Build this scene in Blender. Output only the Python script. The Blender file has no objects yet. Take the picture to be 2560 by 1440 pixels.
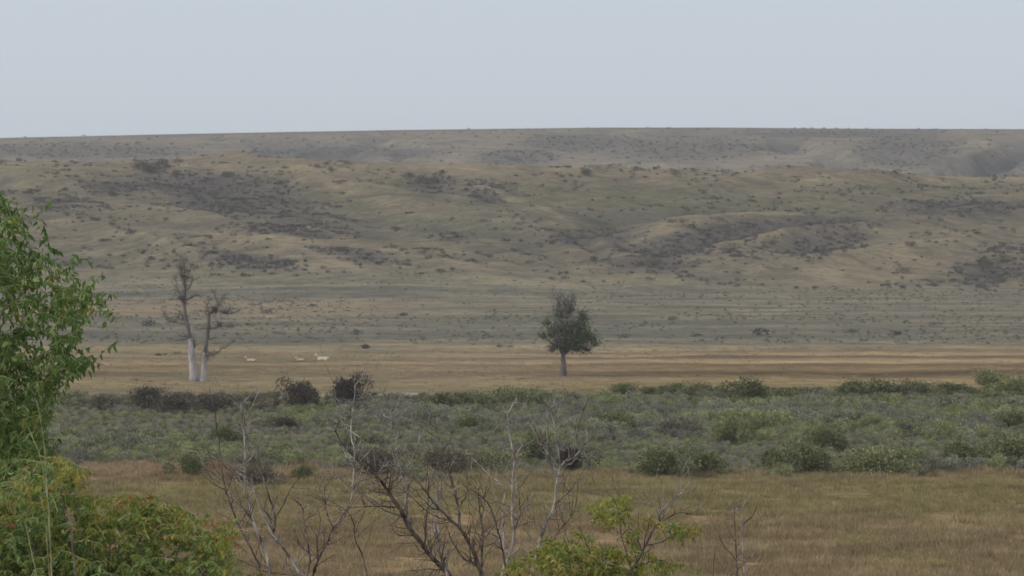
import bpy, math, random
import numpy as np

# ------------------------------------------------------------------ camera, sky, sun, exposure
EYE = 20.0                      # height of the lens above the valley floor
FPX = 12178.0                   # focal length in photograph pixels (2560 wide)
PITCH = math.atan(220.0 / FPX)  # the level line lies 220 px above the centre

scene = bpy.context.scene
COL = scene.collection
rng = np.random.default_rng(7)
random.seed(7)

cam_data = bpy.data.cameras.new('camera')
cam_data.sensor_width = 36.0
cam_data.lens = FPX / 2560.0 * 36.0
cam_data.clip_start = 0.5
cam_data.clip_end = 20000.0
cam_data.dof.use_dof = True
cam_data.dof.focus_distance = 62.0
cam_data.dof.aperture_fstop = 10.0
cam = bpy.data.objects.new('camera', cam_data)
cam.location = (0, 0, EYE)
cam.rotation_euler = (math.pi / 2 - PITCH, 0, 0)
COL.objects.link(cam)
scene.camera = cam

SUN_EL, SUN_AZ = math.radians(42), math.radians(-112)   # azimuth from +Y towards +X: behind and to the left
world = bpy.data.worlds.new('World')
scene.world = world
world.use_nodes = True
wt = world.node_tree
wt.nodes.clear()
sky = wt.nodes.new('ShaderNodeTexSky')
sky.sky_type = 'NISHITA'
sky.sun_disc = False
sky.sun_elevation = SUN_EL
sky.sun_rotation = SUN_AZ
sky.air_density = 1.0
sky.dust_density = 3.0
sky.altitude = 900
veil = wt.nodes.new('ShaderNodeMix')            # an even veil of thin high cloud over the whole sky
veil.data_type = 'RGBA'
veil.inputs['Factor'].default_value = 0.86
veil.inputs['B'].default_value = (5.4, 6.0, 6.7, 1)
bg = wt.nodes.new('ShaderNodeBackground')
bg.inputs['Strength'].default_value = 0.1
wo = wt.nodes.new('ShaderNodeOutputWorld')
wt.links.new(sky.outputs[0], veil.inputs['A'])
wt.links.new(veil.outputs['Result'], bg.inputs[0])
wt.links.new(bg.outputs[0], wo.inputs[0])

sun_data = bpy.data.lights.new('sun', 'SUN')
sun_data.energy = 1.5
sun_data.angle = math.radians(11)
sun_data.color = (1.0, 0.95, 0.88)
sun = bpy.data.objects.new('sun', sun_data)
sd = (math.sin(SUN_AZ) * math.cos(SUN_EL), math.cos(SUN_AZ) * math.cos(SUN_EL), math.sin(SUN_EL))
from mathutils import Vector
sun.rotation_euler = Vector(sd).to_track_quat('Z', 'Y').to_euler()
sun.location = (0, 0, 200)
COL.objects.link(sun)

vs = scene.view_settings
vs.view_transform = 'Standard'
vs.look = 'None'
vs.gamma = 1.0
vs.use_curve_mapping = False
vs.exposure = 0.16
scene.render.engine = 'CYCLES'
scene.cycles.use_denoising = True
scene.cycles.max_bounces = 6
scene.cycles.diffuse_bounces = 3
scene.cycles.transparent_max_bounces = 8
scene.cycles.volume_bounces = 1

# ------------------------------------------------------------------ helpers
CP, SP = math.cos(PITCH), math.sin(PITCH)

def at(px, py, y):
    """point of the place that the photograph shows at (px, py), y metres ahead"""
    a = (px - 1280.0) / FPX
    b = (720.0 - py) / FPX
    fy = CP + b * SP
    fz = -SP + b * CP
    return np.array([a / fy * y, y, EYE + fz / fy * y])

def project(x, y, z):
    dz = z - EYE
    yc = y * CP - dz * SP
    yc = np.where(yc < 1e-3, 1e-3, yc)
    up = y * SP + dz * CP
    return 1280.0 + FPX * x / yc, 720.0 - FPX * up / yc

def lin(c):
    c = np.asarray(c, float) / 255.0
    return np.where(c <= 0.04045, c / 12.92, ((c + 0.055) / 1.055) ** 2.4)

def _hash(i, j, seed):
    h = (i.astype(np.int64) * 374761393 + j.astype(np.int64) * 668265263 + seed * 1442695041) & 0xffffffff
    h = ((h ^ (h >> 13)) * 1274126177) & 0xffffffff
    h = (h ^ (h >> 16)) & 0xffffffff
    return h / 4294967295.0

def vnoise(x, y, seed=0):
    x = np.asarray(x, float); y = np.asarray(y, float)
    i, j = np.floor(x), np.floor(y)
    u, v = x - i, y - j
    u = u * u * u * (u * (u * 6 - 15) + 10); v = v * v * v * (v * (v * 6 - 15) + 10)
    a = _hash(i, j, seed); b = _hash(i + 1, j, seed); c = _hash(i, j + 1, seed); d = _hash(i + 1, j + 1, seed)
    return (a + (b - a) * u) * (1 - v) + (c + (d - c) * u) * v

def fbm(x, y, seed=0, octs=4, gain=0.5):
    s, amp, tot = 0.0, 1.0, 0.0
    for o in range(octs):
        s = s + amp * (vnoise(x * 2 ** o + 17.3 * o, y * 2 ** o - 9.1 * o, seed + o) * 2 - 1)
        tot += amp; amp *= gain
    return s / tot

def smooth(e0, e1, v):
    t = np.clip((v - e0) / (e1 - e0), 0, 1)
    return t * t * (3 - 2 * t)

# ------------------------------------------------------------------ the shape of the land
NEAR_Y = [-5000, 0, 12, 30, 60, 100, 150, 200, 235, 280, 6000]
NEAR_Z = [18.3, 18.3, 17.6, 14.5, 10.0, 6.5, 3.5, 1.2, 0.4, 0.0, 0.0]
CREST_Y = 1500.0
FAR_Y = 2900.0

def crest_z(x):
    px = 1280 + x / CREST_Y * FPX
    return EYE + (500 - np.interp(px, [-3000, 0, 900, 1350, 1750, 2250, 2560, 5000], [400, 401, 407, 417, 425, 438, 440, 452])) / FPX * CREST_Y

def far_z(x):
    px = 1280 + x / FAR_Y * FPX
    return EYE + (500 - np.interp(px, [-4000, 0, 500, 1000, 1500, 1800, 2200, 2560, 6000], [380, 345, 334, 325, 319, 319, 322, 323, 345])) / FPX * FAR_Y

def land_base(x, y):
    z = np.interp(y, NEAR_Y, NEAR_Z)
    foot = 960 + 40 * fbm(x / 160, y * 0, 3, 2) + 60 * smooth(-40, 90, x)
    s = np.clip((y - foot) / (CREST_Y - foot), 0, 1)
    cz = crest_z(x)
    z = z + smooth(640, 1000, y) * 1.2
    rise = 0.62 * s + 0.38 * s * s * (3 - 2 * s)
    z = z + (cz - 1.2) * rise
    drop = smooth(CREST_Y + 5, CREST_Y + 230, y)
    z = z + drop * (21.0 - cz)
    t = np.clip((y - 2080) / (FAR_Y - 2080), 0, 1)
    z = z + (far_z(x) - 21.0) * (0.75 * t + 0.25 * t * t * (3 - 2 * t))
    z = z - 0.004 * np.clip(y - FAR_Y - 10, 0, 3000)
    return z

SPURS_PX = [
    ([(400, 402), (560, 415), (700, 440), (850, 475), (1000, 515)], 2.8, 15),
    ([(200, 518), (450, 545), (700, 565), (900, 600)], 2.0, 15),
    ([(500, 590), (700, 622), (850, 672), (1000, 720)], 2.0, 13),
    ([(900, 630), (1050, 660), (1150, 680), (1300, 725)], 2.0, 13),
    ([(1560, 610), (1640, 590), (1750, 560), (2000, 545), (2260, 528)], 2.8, 15),
    ([(1800, 652), (1960, 605), (2090, 550)], 1.6, 7),
    ([(1980, 705), (2300, 655), (2600, 590)], 1.8, 18),
    ([(1150, 470), (1350, 520), (1500, 580)], 1.6, 16),
]

def march(px, py, fn, y0=240.0, y1=3400.0):
    px = np.atleast_1d(np.asarray(px, float)); py = np.atleast_1d(np.asarray(py, float))
    ys = np.concatenate([np.arange(y0, 1000, 1.5), np.arange(1000, y1, 2.5)])
    a = (px - 1280.0) / FPX; b = (720.0 - py) / FPX
    fy = CP + b * SP; fz = -SP + b * CP
    X = (a / fy)[:, None] * ys; Z = EYE + (fz / fy)[:, None] * ys
    below = Z < fn(X, np.broadcast_to(ys, X.shape))
    k = np.where(below.any(1), below.argmax(1), len(ys) - 1)
    y = ys[k]; x = X[np.arange(len(px)), k]
    return x, y

SPURS = []
for pts, h, w in SPURS_PX:
    xs, ys = march([p[0] for p in pts], [p[1] for p in pts], land_base)
    SPURS.append((np.stack([xs, ys], 1), h, w))

def spur_field(x, y):
    """height added by the spurs and how close a point lies to a spur's crest"""
    add = np.zeros_like(x); near = np.zeros_like(x)
    for P, h, w in SPURS:
        best = np.full(x.shape, 1e9); tt = np.zeros_like(x)
        for k in range(len(P) - 1):
            ax, ay = P[k]; bx, by = P[k + 1]
            dx, dy = bx - ax, by - ay
            L2 = dx * dx + dy * dy
            t = np.clip(((x - ax) * dx + (y - ay) * dy) / L2, 0, 1)
            d2 = (x - ax - t * dx) ** 2 + (y - ay - t * dy) ** 2
            m = d2 < best
            best = np.where(m, d2, best); tt = np.where(m, (k + t) / (len(P) - 1), tt)
        d = np.sqrt(best) + 2.5 * fbm(x / 22, y / 40, 91, 2)
        d = np.abs(d)
        env = smooth(0, 0.12, tt) * (1 - 0.75 * smooth(0.6, 1, tt))
        add = np.maximum(add, h * env * np.exp(-(d / w) ** 1.5))
        near = np.maximum(near, env * np.exp(-(d / (0.16 * w)) ** 2))
    return add, near

def land(x, y, want=False):
    x = np.asarray(x, float); y = np.asarray(y, float)
    z = land_base(x, y)
    hill = smooth(960, 1120, y) * (1 - smooth(1440, 1510, y))
    farm = smooth(2080, 2350, y) * (1 - smooth(2640, 2870, y))
    wx = x + 14 * fbm(x / 60, y / 130, 11, 2)
    z = z + hill * (2.2 * fbm(wx / 55, y / 120, 21, 4) + 0.5 * fbm(x / 9, y / 14, 25, 2))
    sg_ = 0.42 * (1 - 2 * smooth(-10, 60, x))            # spurs fall to one side here, to the other side there
    ac = x + sg_ * (y - 1250) + 12 * fbm(x / 40, y / 70, 27, 3)
    fold = 1 - np.abs(fbm(ac / 62, y / 300, 29, 3)) * 3.2
    z = z + hill * 3.2 * (np.clip(fold, -1.2, 1) - 0.25) * (0.5 + 0.7 * vnoise(x / 80, y / 110, 31))
    gul = np.abs(fbm((x + 20 * fbm(x / 90, y / 200, 33, 2)) / 95, y / 420, 35, 4))
    z = z + farm * (44.0 * np.minimum(gul - 0.22, 0.05) + 1.0 * fbm(x / 22, y / 40, 39, 3))
    z = z + smooth(CREST_Y - 120, CREST_Y - 10, y) * (1 - smooth(1600, 1700, y)) * 0.8 * fbm(x / 45, y / 60, 51, 3)
    # floor of the valley: gentle swells, a shallow cut bank before the mown field
    z = z + smooth(240, 300, y) * (1 - smooth(900, 1000, y)) * 0.22 * fbm(x / 14, y / 30, 61, 3)
    bank_x = smooth(-46, -38, x) * (1 - smooth(-12, -4, x))
    by = 503 + 3.0 * fbm(x / 9, x * 0 + 3.7, 63, 3)
    z = z - bank_x * 0.35 * (smooth(by - 14, by - 6, y) - smooth(by - 0.3, by + 0.3, y))
    sp = None
    if want or (hill > 0).any():
        add, near = spur_field(x, y) if hill.ndim else (0, 0)
        z = z + add * smooth(900, 1000, y) * (1 - smooth(1500, 1560, y))
        sp = near
    return (z, sp) if want else z

def ground_at(x, y):
    return float(land(np.array([x], float), np.array([y], float))[0])

GX = np.arange(-420, 421, 3.0); GY = np.arange(225, 3420, 2.5)
_gx, _gy = np.meshgrid(GX, GY)
GZ = land(_gx.ravel(), _gy.ravel()).reshape(_gx.shape)

def land_fast(x, y):
    i = np.clip((x - GX[0]) / 3.0, 0, len(GX) - 1.001); j = np.clip((y - GY[0]) / 2.5, 0, len(GY) - 1.001)
    a = i.astype(int); b = j.astype(int); u = i - a; v = j - b
    return (GZ[b, a] * (1 - u) + GZ[b, a + 1] * u) * (1 - v) + (GZ[b + 1, a] * (1 - u) + GZ[b + 1, a + 1] * u) * v

def on_ground(px, py):
    x, y = march([px], [py], land_fast)
    return float(x[0]), float(y[0]), ground_at(x[0], y[0])

# ------------------------------------------------------------------ materials
def new_mat(name):
    m = bpy.data.materials.new(name); m.use_nodes = True
    nt = m.node_tree
    b = nt.nodes['Principled BSDF']
    b.inputs['Specular IOR Level'].default_value = 0.15
    b.inputs['Roughness'].default_value = 0.9
    return m, nt, b

def N(nt, kind, **kw):
    n = nt.nodes.new(kind)
    for k, v in kw.items():
        if k in n.inputs: n.inputs[k].default_value = v
        else: setattr(n, k, v)
    return n

def rgba(c): return (float(c[0]), float(c[1]), float(c[2]), 1.0)

def ramp(nt, fac, stops):
    r = nt.nodes.new('ShaderNodeValToRGB')
    while len(r.color_ramp.elements) > 1: r.color_ramp.elements.remove(r.color_ramp.elements[-1])
    r.color_ramp.elements[0].position = stops[0][0]; r.color_ramp.elements[0].color = rgba(stops[0][1])
    for p, c in stops[1:]:
        e = r.color_ramp.elements.new(p); e.color = rgba(c)
    nt.links.new(fac, r.inputs[0])
    return r.outputs[0]

def mix(nt, fac, a, b, mode='MIX'):
    n = nt.nodes.new('ShaderNodeMix'); n.data_type = 'RGBA'; n.blend_type = mode
    for k, v in (('Factor', fac), ('A', a), ('B', b)):
        if hasattr(v, 'is_linked') or hasattr(v, 'links'): nt.links.new(v, n.inputs[k])
        elif k == 'Factor': n.inputs[k].default_value = v
        else: n.inputs[k].default_value = rgba(v)
    return n.outputs['Result']

def foliage_mat(name, dark, mid, light, trans=0.25, scale=3.0):
    """leaf colour that varies from plant to plant and from clump to clump"""
    m, nt, b = new_mat(name)
    oi = nt.nodes.new('ShaderNodeObjectInfo')
    geo = nt.nodes.new('ShaderNodeNewGeometry')
    nz = N(nt, 'ShaderNodeTexNoise', Scale=scale, Detail=2.0)
    nt.links.new(geo.outputs['Position'], nz.inputs['Vector'])
    add = N(nt, 'ShaderNodeMath', operation='MULTIPLY_ADD'); add.inputs[1].default_value = 0.45
    nt.links.new(oi.outputs['Random'], add.inputs[0])
    sub = N(nt, 'ShaderNodeMath', operation='SUBTRACT'); sub.inputs[1].default_value = 0.225
    nt.links.new(nz.outputs[0], sub.inputs[0]); nt.links.new(sub.outputs[0], add.inputs[2])
    ri = N(nt, 'ShaderNodeMath', operation='MULTIPLY_ADD'); ri.inputs[1].default_value = 0.3
    nt.links.new(geo.outputs['Random Per Island'], ri.inputs[0]); 
    s2 = N(nt, 'ShaderNodeMath', operation='SUBTRACT'); s2.inputs[1].default_value = 0.15
    nt.links.new(add.outputs[0], s2.inputs[0]); nt.links.new(s2.outputs[0], ri.inputs[2])
    c = ramp(nt, ri.outputs[0], [(0.15, lin(dark)), (0.5, lin(mid)), (0.85, lin(light))])
    nt.links.new(c, b.inputs['Base Color'])
    if trans > 0:
        tr = nt.nodes.new('ShaderNodeBsdfTranslucent'); nt.links.new(c, tr.inputs[0])
        ms = nt.nodes.new('ShaderNodeMixShader'); ms.inputs[0].default_value = trans
        out = nt.nodes['Material Output']
        nt.links.new(b.outputs[0], ms.inputs[1]); nt.links.new(tr.outputs[0], ms.inputs[2]); nt.links.new(ms.outputs[0], out.inputs[0])
    return m

def bark_mat(name, dark, light, scale=18.0):
    m, nt, b = new_mat(name)
    geo = nt.nodes.new('ShaderNodeNewGeometry')
    mp = nt.nodes.new('ShaderNodeMapping'); mp.inputs['Scale'].default_value = (1, 1, 0.35)
    nt.links.new(geo.outputs['Position'], mp.inputs['Vector'])
    nz = N(nt, 'ShaderNodeTexNoise', Scale=scale, Detail=5.0, Roughness=0.65)
    nt.links.new(mp.outputs[0], nz.inputs['Vector'])
    c = ramp(nt, nz.outputs[0], [(0.36, lin(dark)), (0.62, lin(light))])
    nt.links.new(c, b.inputs['Base Color'])
    bp = N(nt, 'ShaderNodeBump', Strength=0.5, Distance=0.01)
    nt.links.new(nz.outputs[0], bp.inputs['Height']); nt.links.new(bp.outputs[0], b.inputs['Normal'])
    return m

MAT = {}
def ground_mat():
    m, nt, b = new_mat('dry_grassland')
    at_ = N(nt, 'ShaderNodeAttribute', attribute_name='cover')
    geo = nt.nodes.new('ShaderNodeNewGeometry')
    col = at_.outputs['Color']
    for sc, lo, hi, det in ((0.05, 0.84, 1.16, 3), (0.16, 0.80, 1.20, 3), (0.45, 0.74, 1.24, 3), (2.6, 0.72, 1.24, 3)):
        nz = N(nt, 'ShaderNodeTexNoise', Scale=sc, Detail=float(det), Roughness=0.6)
        nt.links.new(geo.outputs['Position'], nz.inputs['Vector'])
        r = ramp(nt, nz.outputs[0], [(0.3, (lo, lo, lo * 1.03)), (0.7, (hi * 1.01, hi * 0.995, hi * 0.95))])
        col = mix(nt, 1.0, col, r, 'MULTIPLY')
    nt.links.new(col, b.inputs['Base Color'])
    nz = N(nt, 'ShaderNodeTexNoise', Scale=3.0, Detail=4.0)
    nt.links.new(geo.outputs['Position'], nz.inputs['Vector'])
    bp = N(nt, 'ShaderNodeBump', Strength=0.6, Distance=0.25)
    nt.links.new(nz.outputs[0], bp.inputs['Height']); nt.links.new(bp.outputs[0], b.inputs['Normal'])
    b.inputs['Roughness'].default_value = 1.0
    b.inputs['Specular IOR Level'].default_value = 0.0
    return m
MAT['ground'] = ground_mat()
MAT['sage'] = foliage_mat('sagebrush_leaves', (108, 109, 86), (139, 140, 113), (168, 168, 138), 0.2, 1.2)
MAT['sage_purple'] = foliage_mat('greyed_sagebrush', (108, 105, 96), (137, 133, 119), (164, 158, 140), 0.2, 1.2)
MAT['sage_olive'] = foliage_mat('olive_sagebrush', (110, 114, 76), (144, 148, 102), (174, 175, 126), 0.2, 1.2)
MAT['sage_flat'] = foliage_mat('flat_sagebrush', (112, 110, 99), (130, 127, 114), (150, 144, 126), 0.0, 0.3)
MAT['sage_far'] = foliage_mat('hillside_sagebrush', (84, 80, 79), (108, 103, 98), (132, 125, 113), 0.0, 0.3)
MAT['brush_dark'] = foliage_mat('dark_brush', (80, 74, 64), (108, 99, 84), (138, 127, 104), 0.1, 0.8)
MAT['brush_green'] = foliage_mat('green_brush', (84, 90, 58), (114, 120, 76), (144, 148, 102), 0.2, 0.8)
MAT['grass_brown'] = foliage_mat('dry_brown_grass', (124, 106, 78), (156, 136, 102), (188, 168, 130), 0.2, 0.12)
MAT['grass_red'] = foliage_mat('reddish_grass', (134, 106, 84), (164, 134, 106), (188, 158, 124), 0.2, 0.12)
MAT['grass_olive'] = foliage_mat('olive_grass', (118, 108, 74), (150, 138, 96), (180, 164, 118), 0.2, 0.12)
MAT['leaf_green'] = foliage_mat('green_leaves', (84, 108, 58), (118, 144, 82), (168, 184, 122), 0.45, 1.5)
MAT['leaf_lime'] = foliage_mat('yellow_green_leaves', (104, 112, 50), (140, 146, 66), (176, 176, 94), 0.45, 1.5)
MAT['leaf_yellow'] = foliage_mat('yellowing_leaves', (146, 132, 62), (174, 156, 78), (196, 180, 100), 0.45, 1.5)
MAT['leaf_orange'] = foliage_mat('orange_leaves', (134, 98, 66), (158, 114, 76), (176, 134, 96), 0.35, 1.5)
MAT['leaf_dark'] = foliage_mat('dark_cottonwood_leaves', (56, 76, 52), (76, 98, 66), (104, 120, 86), 0.25, 0.5)
MAT['twig_grey'] = foliage_mat('grey_dead_twigs', (82, 79, 77), (104, 99, 96), (128, 121, 116), 0.0, 0.5)
MAT['bark_dark'] = bark_mat('dark_dead_bark', (64, 56, 51), (130, 118, 109), 14)
MAT['bark_pale'] = bark_mat('pale_dead_bark', (88, 80, 75), (178, 170, 162), 9)
MAT['bark_white'] = bark_mat('bleached_bare_wood', (146, 139, 142), (192, 184, 187), 1.2)
MAT['bark_grey'] = bark_mat('grey_tree_bark', (88, 82, 80), (130, 122, 118), 1.5)
MAT['stem_pale'] = bark_mat('pale_green_stems', (120, 122, 84), (172, 170, 128), 14)

# ------------------------------------------------------------------ mesh helpers
def mesh_np(name, verts, faces, mats, midx=None, smooth_=False):
    """verts (n,3); faces (m,k) all alike"""
    me = bpy.data.meshes.new(name)
    verts = np.ascontiguousarray(verts, np.float32); faces = np.ascontiguousarray(faces, np.int32)
    k = faces.shape[1]
    me.vertices.add(len(verts)); me.vertices.foreach_set('co', verts.ravel())
    me.loops.add(faces.size); me.loops.foreach_set('vertex_index', faces.ravel())
    me.polygons.add(len(faces))
    me.polygons.foreach_set('loop_start', np.arange(0, faces.size, k, dtype=np.int32))
    try: me.polygons.foreach_set('loop_total', np.full(len(faces), k, np.int32))
    except Exception: pass
    for m in mats: me.materials.append(m)
    if midx is not None: me.polygons.foreach_set('material_index', np.ascontiguousarray(midx, np.int32))
    if smooth_: me.polygons.foreach_set('use_smooth', np.ones(len(faces), bool))
    me.update(calc_edges=True); me.validate()
    return me

def link(name, me, parent=None, loc=None, rz=0.0, scale=None):
    o = bpy.data.objects.new(name, me); COL.objects.link(o)
    if parent is not None: o.parent = parent
    if loc is not None: o.location = [float(v) for v in loc]
    if rz: o.rotation_euler = (0, 0, rz)
    if scale is not None: o.scale = scale if hasattr(scale, '__len__') else (scale,) * 3
    return o

def tag(o, label=None, cat=None, group=None, kind=None):
    if label: o['label'] = label
    if cat: o['category'] = cat
    if group: o['group'] = group
    if kind: o['kind'] = kind
    return o

def empty(name, loc):
    o = bpy.data.objects.new(name, None); COL.objects.link(o); o.location = [float(v) for v in loc]
    o.empty_display_size = 0.2
    return o

class MB:
    """tubes collected into one mesh of quads"""
    def __init__(self): self.v = []; self.f = []; self.n = 0
    def tube(self, pts, rad, sides=6):
        pts = np.asarray(pts, float); n = len(pts)
        rad = np.broadcast_to(np.asarray(rad, float), (n,)) if np.ndim(rad) else np.full(n, rad)
        tan = np.gradient(pts, axis=0); tan /= np.linalg.norm(tan, axis=1)[:, None] + 1e-9
        ref = np.array([0.31, 0.87, 0.38])
        a = np.cross(tan, ref); a /= np.linalg.norm(a, axis=1)[:, None] + 1e-9
        b = np.cross(tan, a)
        th = np.arange(sides) * 2 * np.pi / sides
        ring = pts[:, None, :] + rad[:, None, None] * (np.cos(th)[None, :, None] * a[:, None, :] + np.sin(th)[None, :, None] * b[:, None, :])
        i = np.arange(n - 1)[:, None] * sides; j = np.arange(sides)[None, :]; j2 = (j + 1) % sides
        q = np.stack([i + j, i + j2, i + sides + j2, i + sides + j], -1).reshape(-1, 4) + self.n
        self.v.append(ring.reshape(-1, 3)); self.f.append(q); self.n += n * sides
    def build(self, name, mat, parent=None, origin=(0, 0, 0)):
        v = np.concatenate(self.v) - np.asarray(origin); f = np.concatenate(self.f)
        return link(name, mesh_np(name, v, f, [mat], smooth_=True), parent)

def unit(v): return v / (np.linalg.norm(v, axis=-1, keepdims=True) + 1e-9)

def leaves_np(base, direc, length, width, normal, curl=0.15):
    """folded pointed leaves, 6 vertices and 4 quads-as-tris each; returns verts, tris"""
    n = len(base)
    d = unit(direc); nn = unit(normal - d * (d * normal).sum(1, keepdims=True)); s = np.cross(d, nn)
    L = np.asarray(length).reshape(-1, 1); W = np.asarray(width).reshape(-1, 1)
    p0 = base
    m1 = base + d * L * 0.3; m2 = base + d * L * 0.65 - nn * L * curl * 0.3
    tip = base + d * L - nn * L * curl
    l1 = m1 + s * W * 0.5 + nn * W * 0.2; r1 = m1 - s * W * 0.5 + nn * W * 0.2
    l2 = m2 + s * W * 0.36 + nn * W * 0.14; r2 = m2 - s * W * 0.36 + nn * W * 0.14
    v = np.stack([p0, l1, r1, l2, r2, tip, m1, m2], 1).reshape(-1, 3)
    t = np.array([[0, 6, 1], [0, 2, 6], [6, 7, 3], [6, 3, 1], [6, 2, 4], [6, 4, 7], [7, 5, 3], [7, 4, 5]])
    f = (np.arange(n)[:, None, None] * 8 + t[None]).reshape(-1, 3)
    return v, f

def clump_mesh(name, mats, n, rx, rz, leaf, seed, flat=0.0, lobes=5, upright=0.5, stem=True, mix_p=None):
    """a shrub: leaf sprays spread through several uneven lobes over a few woody stems; base at the origin"""
    g = np.random.default_rng(seed)
    lc = np.stack([g.normal(0, rx * 0.42, lobes), g.normal(0, rx * 0.42, lobes), g.uniform(0.35, 0.75, lobes) * rz], 1)
    lr = g.uniform(0.35, 0.62, lobes) * rx
    lc[0] = (0, 0, 0.5 * rz); lr[0] = 0.6 * rx
    k = g.integers(0, lobes, n)
    d = unit(g.normal(size=(n, 3)))
    r = g.uniform(0.35, 1.0, n) ** 0.5
    r = r * (1 + 0.25 * g.normal(size=n) * (g.random(n) < 0.2))
    c = lc[k] + d * (lr[k] * r)[:, None] * np.array([1, 1, min(1.0, rz / rx * 0.9)])
    c[:, 2] = np.abs(c[:, 2]); c[:, 2] = np.where(c[:, 2] < 0.03 * rz, 0.03 * rz + g.random(n) * 0.2 * rz, c[:, 2])
    out = unit(d + np.array([0, 0, upright]) + g.normal(0, 0.45, (n, 3)))
    L = leaf * g.uniform(0.6, 1.5, n)
    nor = g.normal(size=(n, 3))
    s = unit(np.cross(out, nor))
    w = (L * g.uniform(0.35, 0.75, n))[:, None]
    v = np.stack([c - out * L[:, None] * 0.5, c + s * w * 0.5, c + out * L[:, None] * 0.5, c - s * w * 0.5], 1).reshape(-1, 3)
    f = (np.arange(n)[:, None] * 4 + np.arange(4)[None])
    mi = None
    if mix_p is not None: mi = g.choice(len(mats), n, p=mix_p)
    else: mi = np.zeros(n, int)
    if stem:
        mb = MB()
        for q in range(7):
            tp = lc[q % lobes] + g.normal(0, 0.25 * rx, 3) * np.array([1, 1, 0.4])
            mb.tube(np.array([[0, 0, -0.05], tp * np.array([0.4, 0.4, 0.5]), tp]), [0.03 * rx, 0.022 * rx, 0.012 * rx], 4)
        sv = np.concatenate(mb.v); sf = np.concatenate(mb.f) + len(v)
        v = np.concatenate([v, sv]); f = np.concatenate([f, sf]); mi = np.concatenate([mi, np.full(len(sf), len(mats))])
        mats = mats + [MAT['twig_grey']]
    return mesh_np(name, v, f, mats, mi)

def tuft_mesh(name, mat, n, spread, h, w, seed):
    g = np.random.default_rng(seed)
    b = np.concatenate([g.normal(0, spread, (n, 2)), np.zeros((n, 1))], 1)
    d = unit(np.concatenate([g.normal(0, 0.33, (n, 2)), np.ones((n, 1))], 1))
    L = h * g.uniform(0.55, 1.25, n)[:, None]
    s = unit(np.concatenate([g.normal(size=(n, 2)), np.zeros((n, 1))], 1))
    ww = w * g.uniform(0.6, 1.3, n)[:, None]
    bend = np.concatenate([g.normal(0, 0.18, (n, 2)), np.zeros((n, 1))], 1)
    p0 = b - s * ww * 0.4; p1 = b + s * ww * 0.4
    m0 = b + d * L * 0.6 + bend * L * 0.3 + s * ww * 0.5; m1 = b + d * L * 0.6 + bend * L * 0.3 - s * ww * 0.5
    t = b + d * L + bend * L
    v = np.stack([p0, p1, m0, m1, t], 1).reshape(-1, 3)
    tr = np.array([[0, 1, 2], [0, 2, 3], [3, 2, 4]])
    f = (np.arange(n)[:, None, None] * 5 + tr[None]).reshape(-1, 3)
    return mesh_np(name, v, f, [mat])

def scatter(name, meshes, pts, scl, label, cat, kinds=None):
    """uncountable growth: one object whose points carry instanced plants"""
    me = bpy.data.meshes.new(name)
    n = len(pts)
    me.vertices.add(n); me.vertices.foreach_set('co', np.ascontiguousarray(pts, np.float32).ravel())
    def attr(nm, typ, val):
        a = me.attributes.new(nm, typ, 'POINT'); a.data.foreach_set('value', val)
    attr('plant_scale', 'FLOAT', np.ascontiguousarray(scl, np.float32))
    attr('plant_turn', 'FLOAT', rng.uniform(0, 6.283, n).astype(np.float32))
    attr('plant_kind', 'INT', (rng.integers(0, len(meshes), n) if kinds is None else kinds).astype(np.int32))
    src = bpy.data.collections.new(name + '_source')
    for i, m in enumerate(meshes):
        o = bpy.data.objects.new('%s_plant_%02d' % (name, i), m); src.objects.link(o)
    ng = bpy.data.node_groups.new(name, 'GeometryNodeTree')
    ng.interface.new_socket('Geometry', in_out='INPUT', socket_type='NodeSocketGeometry')
    ng.interface.new_socket('Geometry', in_out='OUTPUT', socket_type='NodeSocketGeometry')
    gi = ng.nodes.new('NodeGroupInput'); go = ng.nodes.new('NodeGroupOutput')
    iop = ng.nodes.new('GeometryNodeInstanceOnPoints')
    ci = ng.nodes.new('GeometryNodeCollectionInfo'); ci.inputs['Collection'].default_value = src
    ci.inputs['Separate Children'].default_value = True; ci.inputs['Reset Children'].default_value = True
    def named(nm, typ):
        a = ng.nodes.new('GeometryNodeInputNamedAttribute'); a.data_type = typ; a.inputs['Name'].default_value = nm
        return a.outputs['Attribute']
    cx = ng.nodes.new('ShaderNodeCombineXYZ'); ng.links.new(named('plant_turn', 'FLOAT'), cx.inputs['Z'])
    ng.links.new(gi.outputs[0], iop.inputs['Points']); ng.links.new(ci.outputs[0], iop.inputs['Instance'])
    iop.inputs['Pick Instance'].default_value = True
    ng.links.new(named('plant_kind', 'INT'), iop.inputs['Instance Index'])
    ng.links.new(cx.outputs[0], iop.inputs['Rotation'])
    ng.links.new(named('plant_scale', 'FLOAT'), iop.inputs['Scale'])
    ng.links.new(iop.outputs[0], go.inputs[0])
    o = link(name, me)
    md = o.modifiers.new('plants', 'NODES'); md.node_group = ng
    tag(o, label, cat, kind='stuff')
    return o

# ------------------------------------------------------------------ the ground
def ellipse(px, py, cx, cy, rx, ry, deg=0.0, soft=0.35, warp=0.0):
    a = math.radians(deg); dx, dy = px - cx, py - cy
    u = (dx * math.cos(a) + dy * math.sin(a)) / rx; v = (-dx * math.sin(a) + dy * math.cos(a)) / ry
    return 1 - smooth(1 - soft, 1 + soft, np.sqrt(u * u + v * v) + warp)

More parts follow.
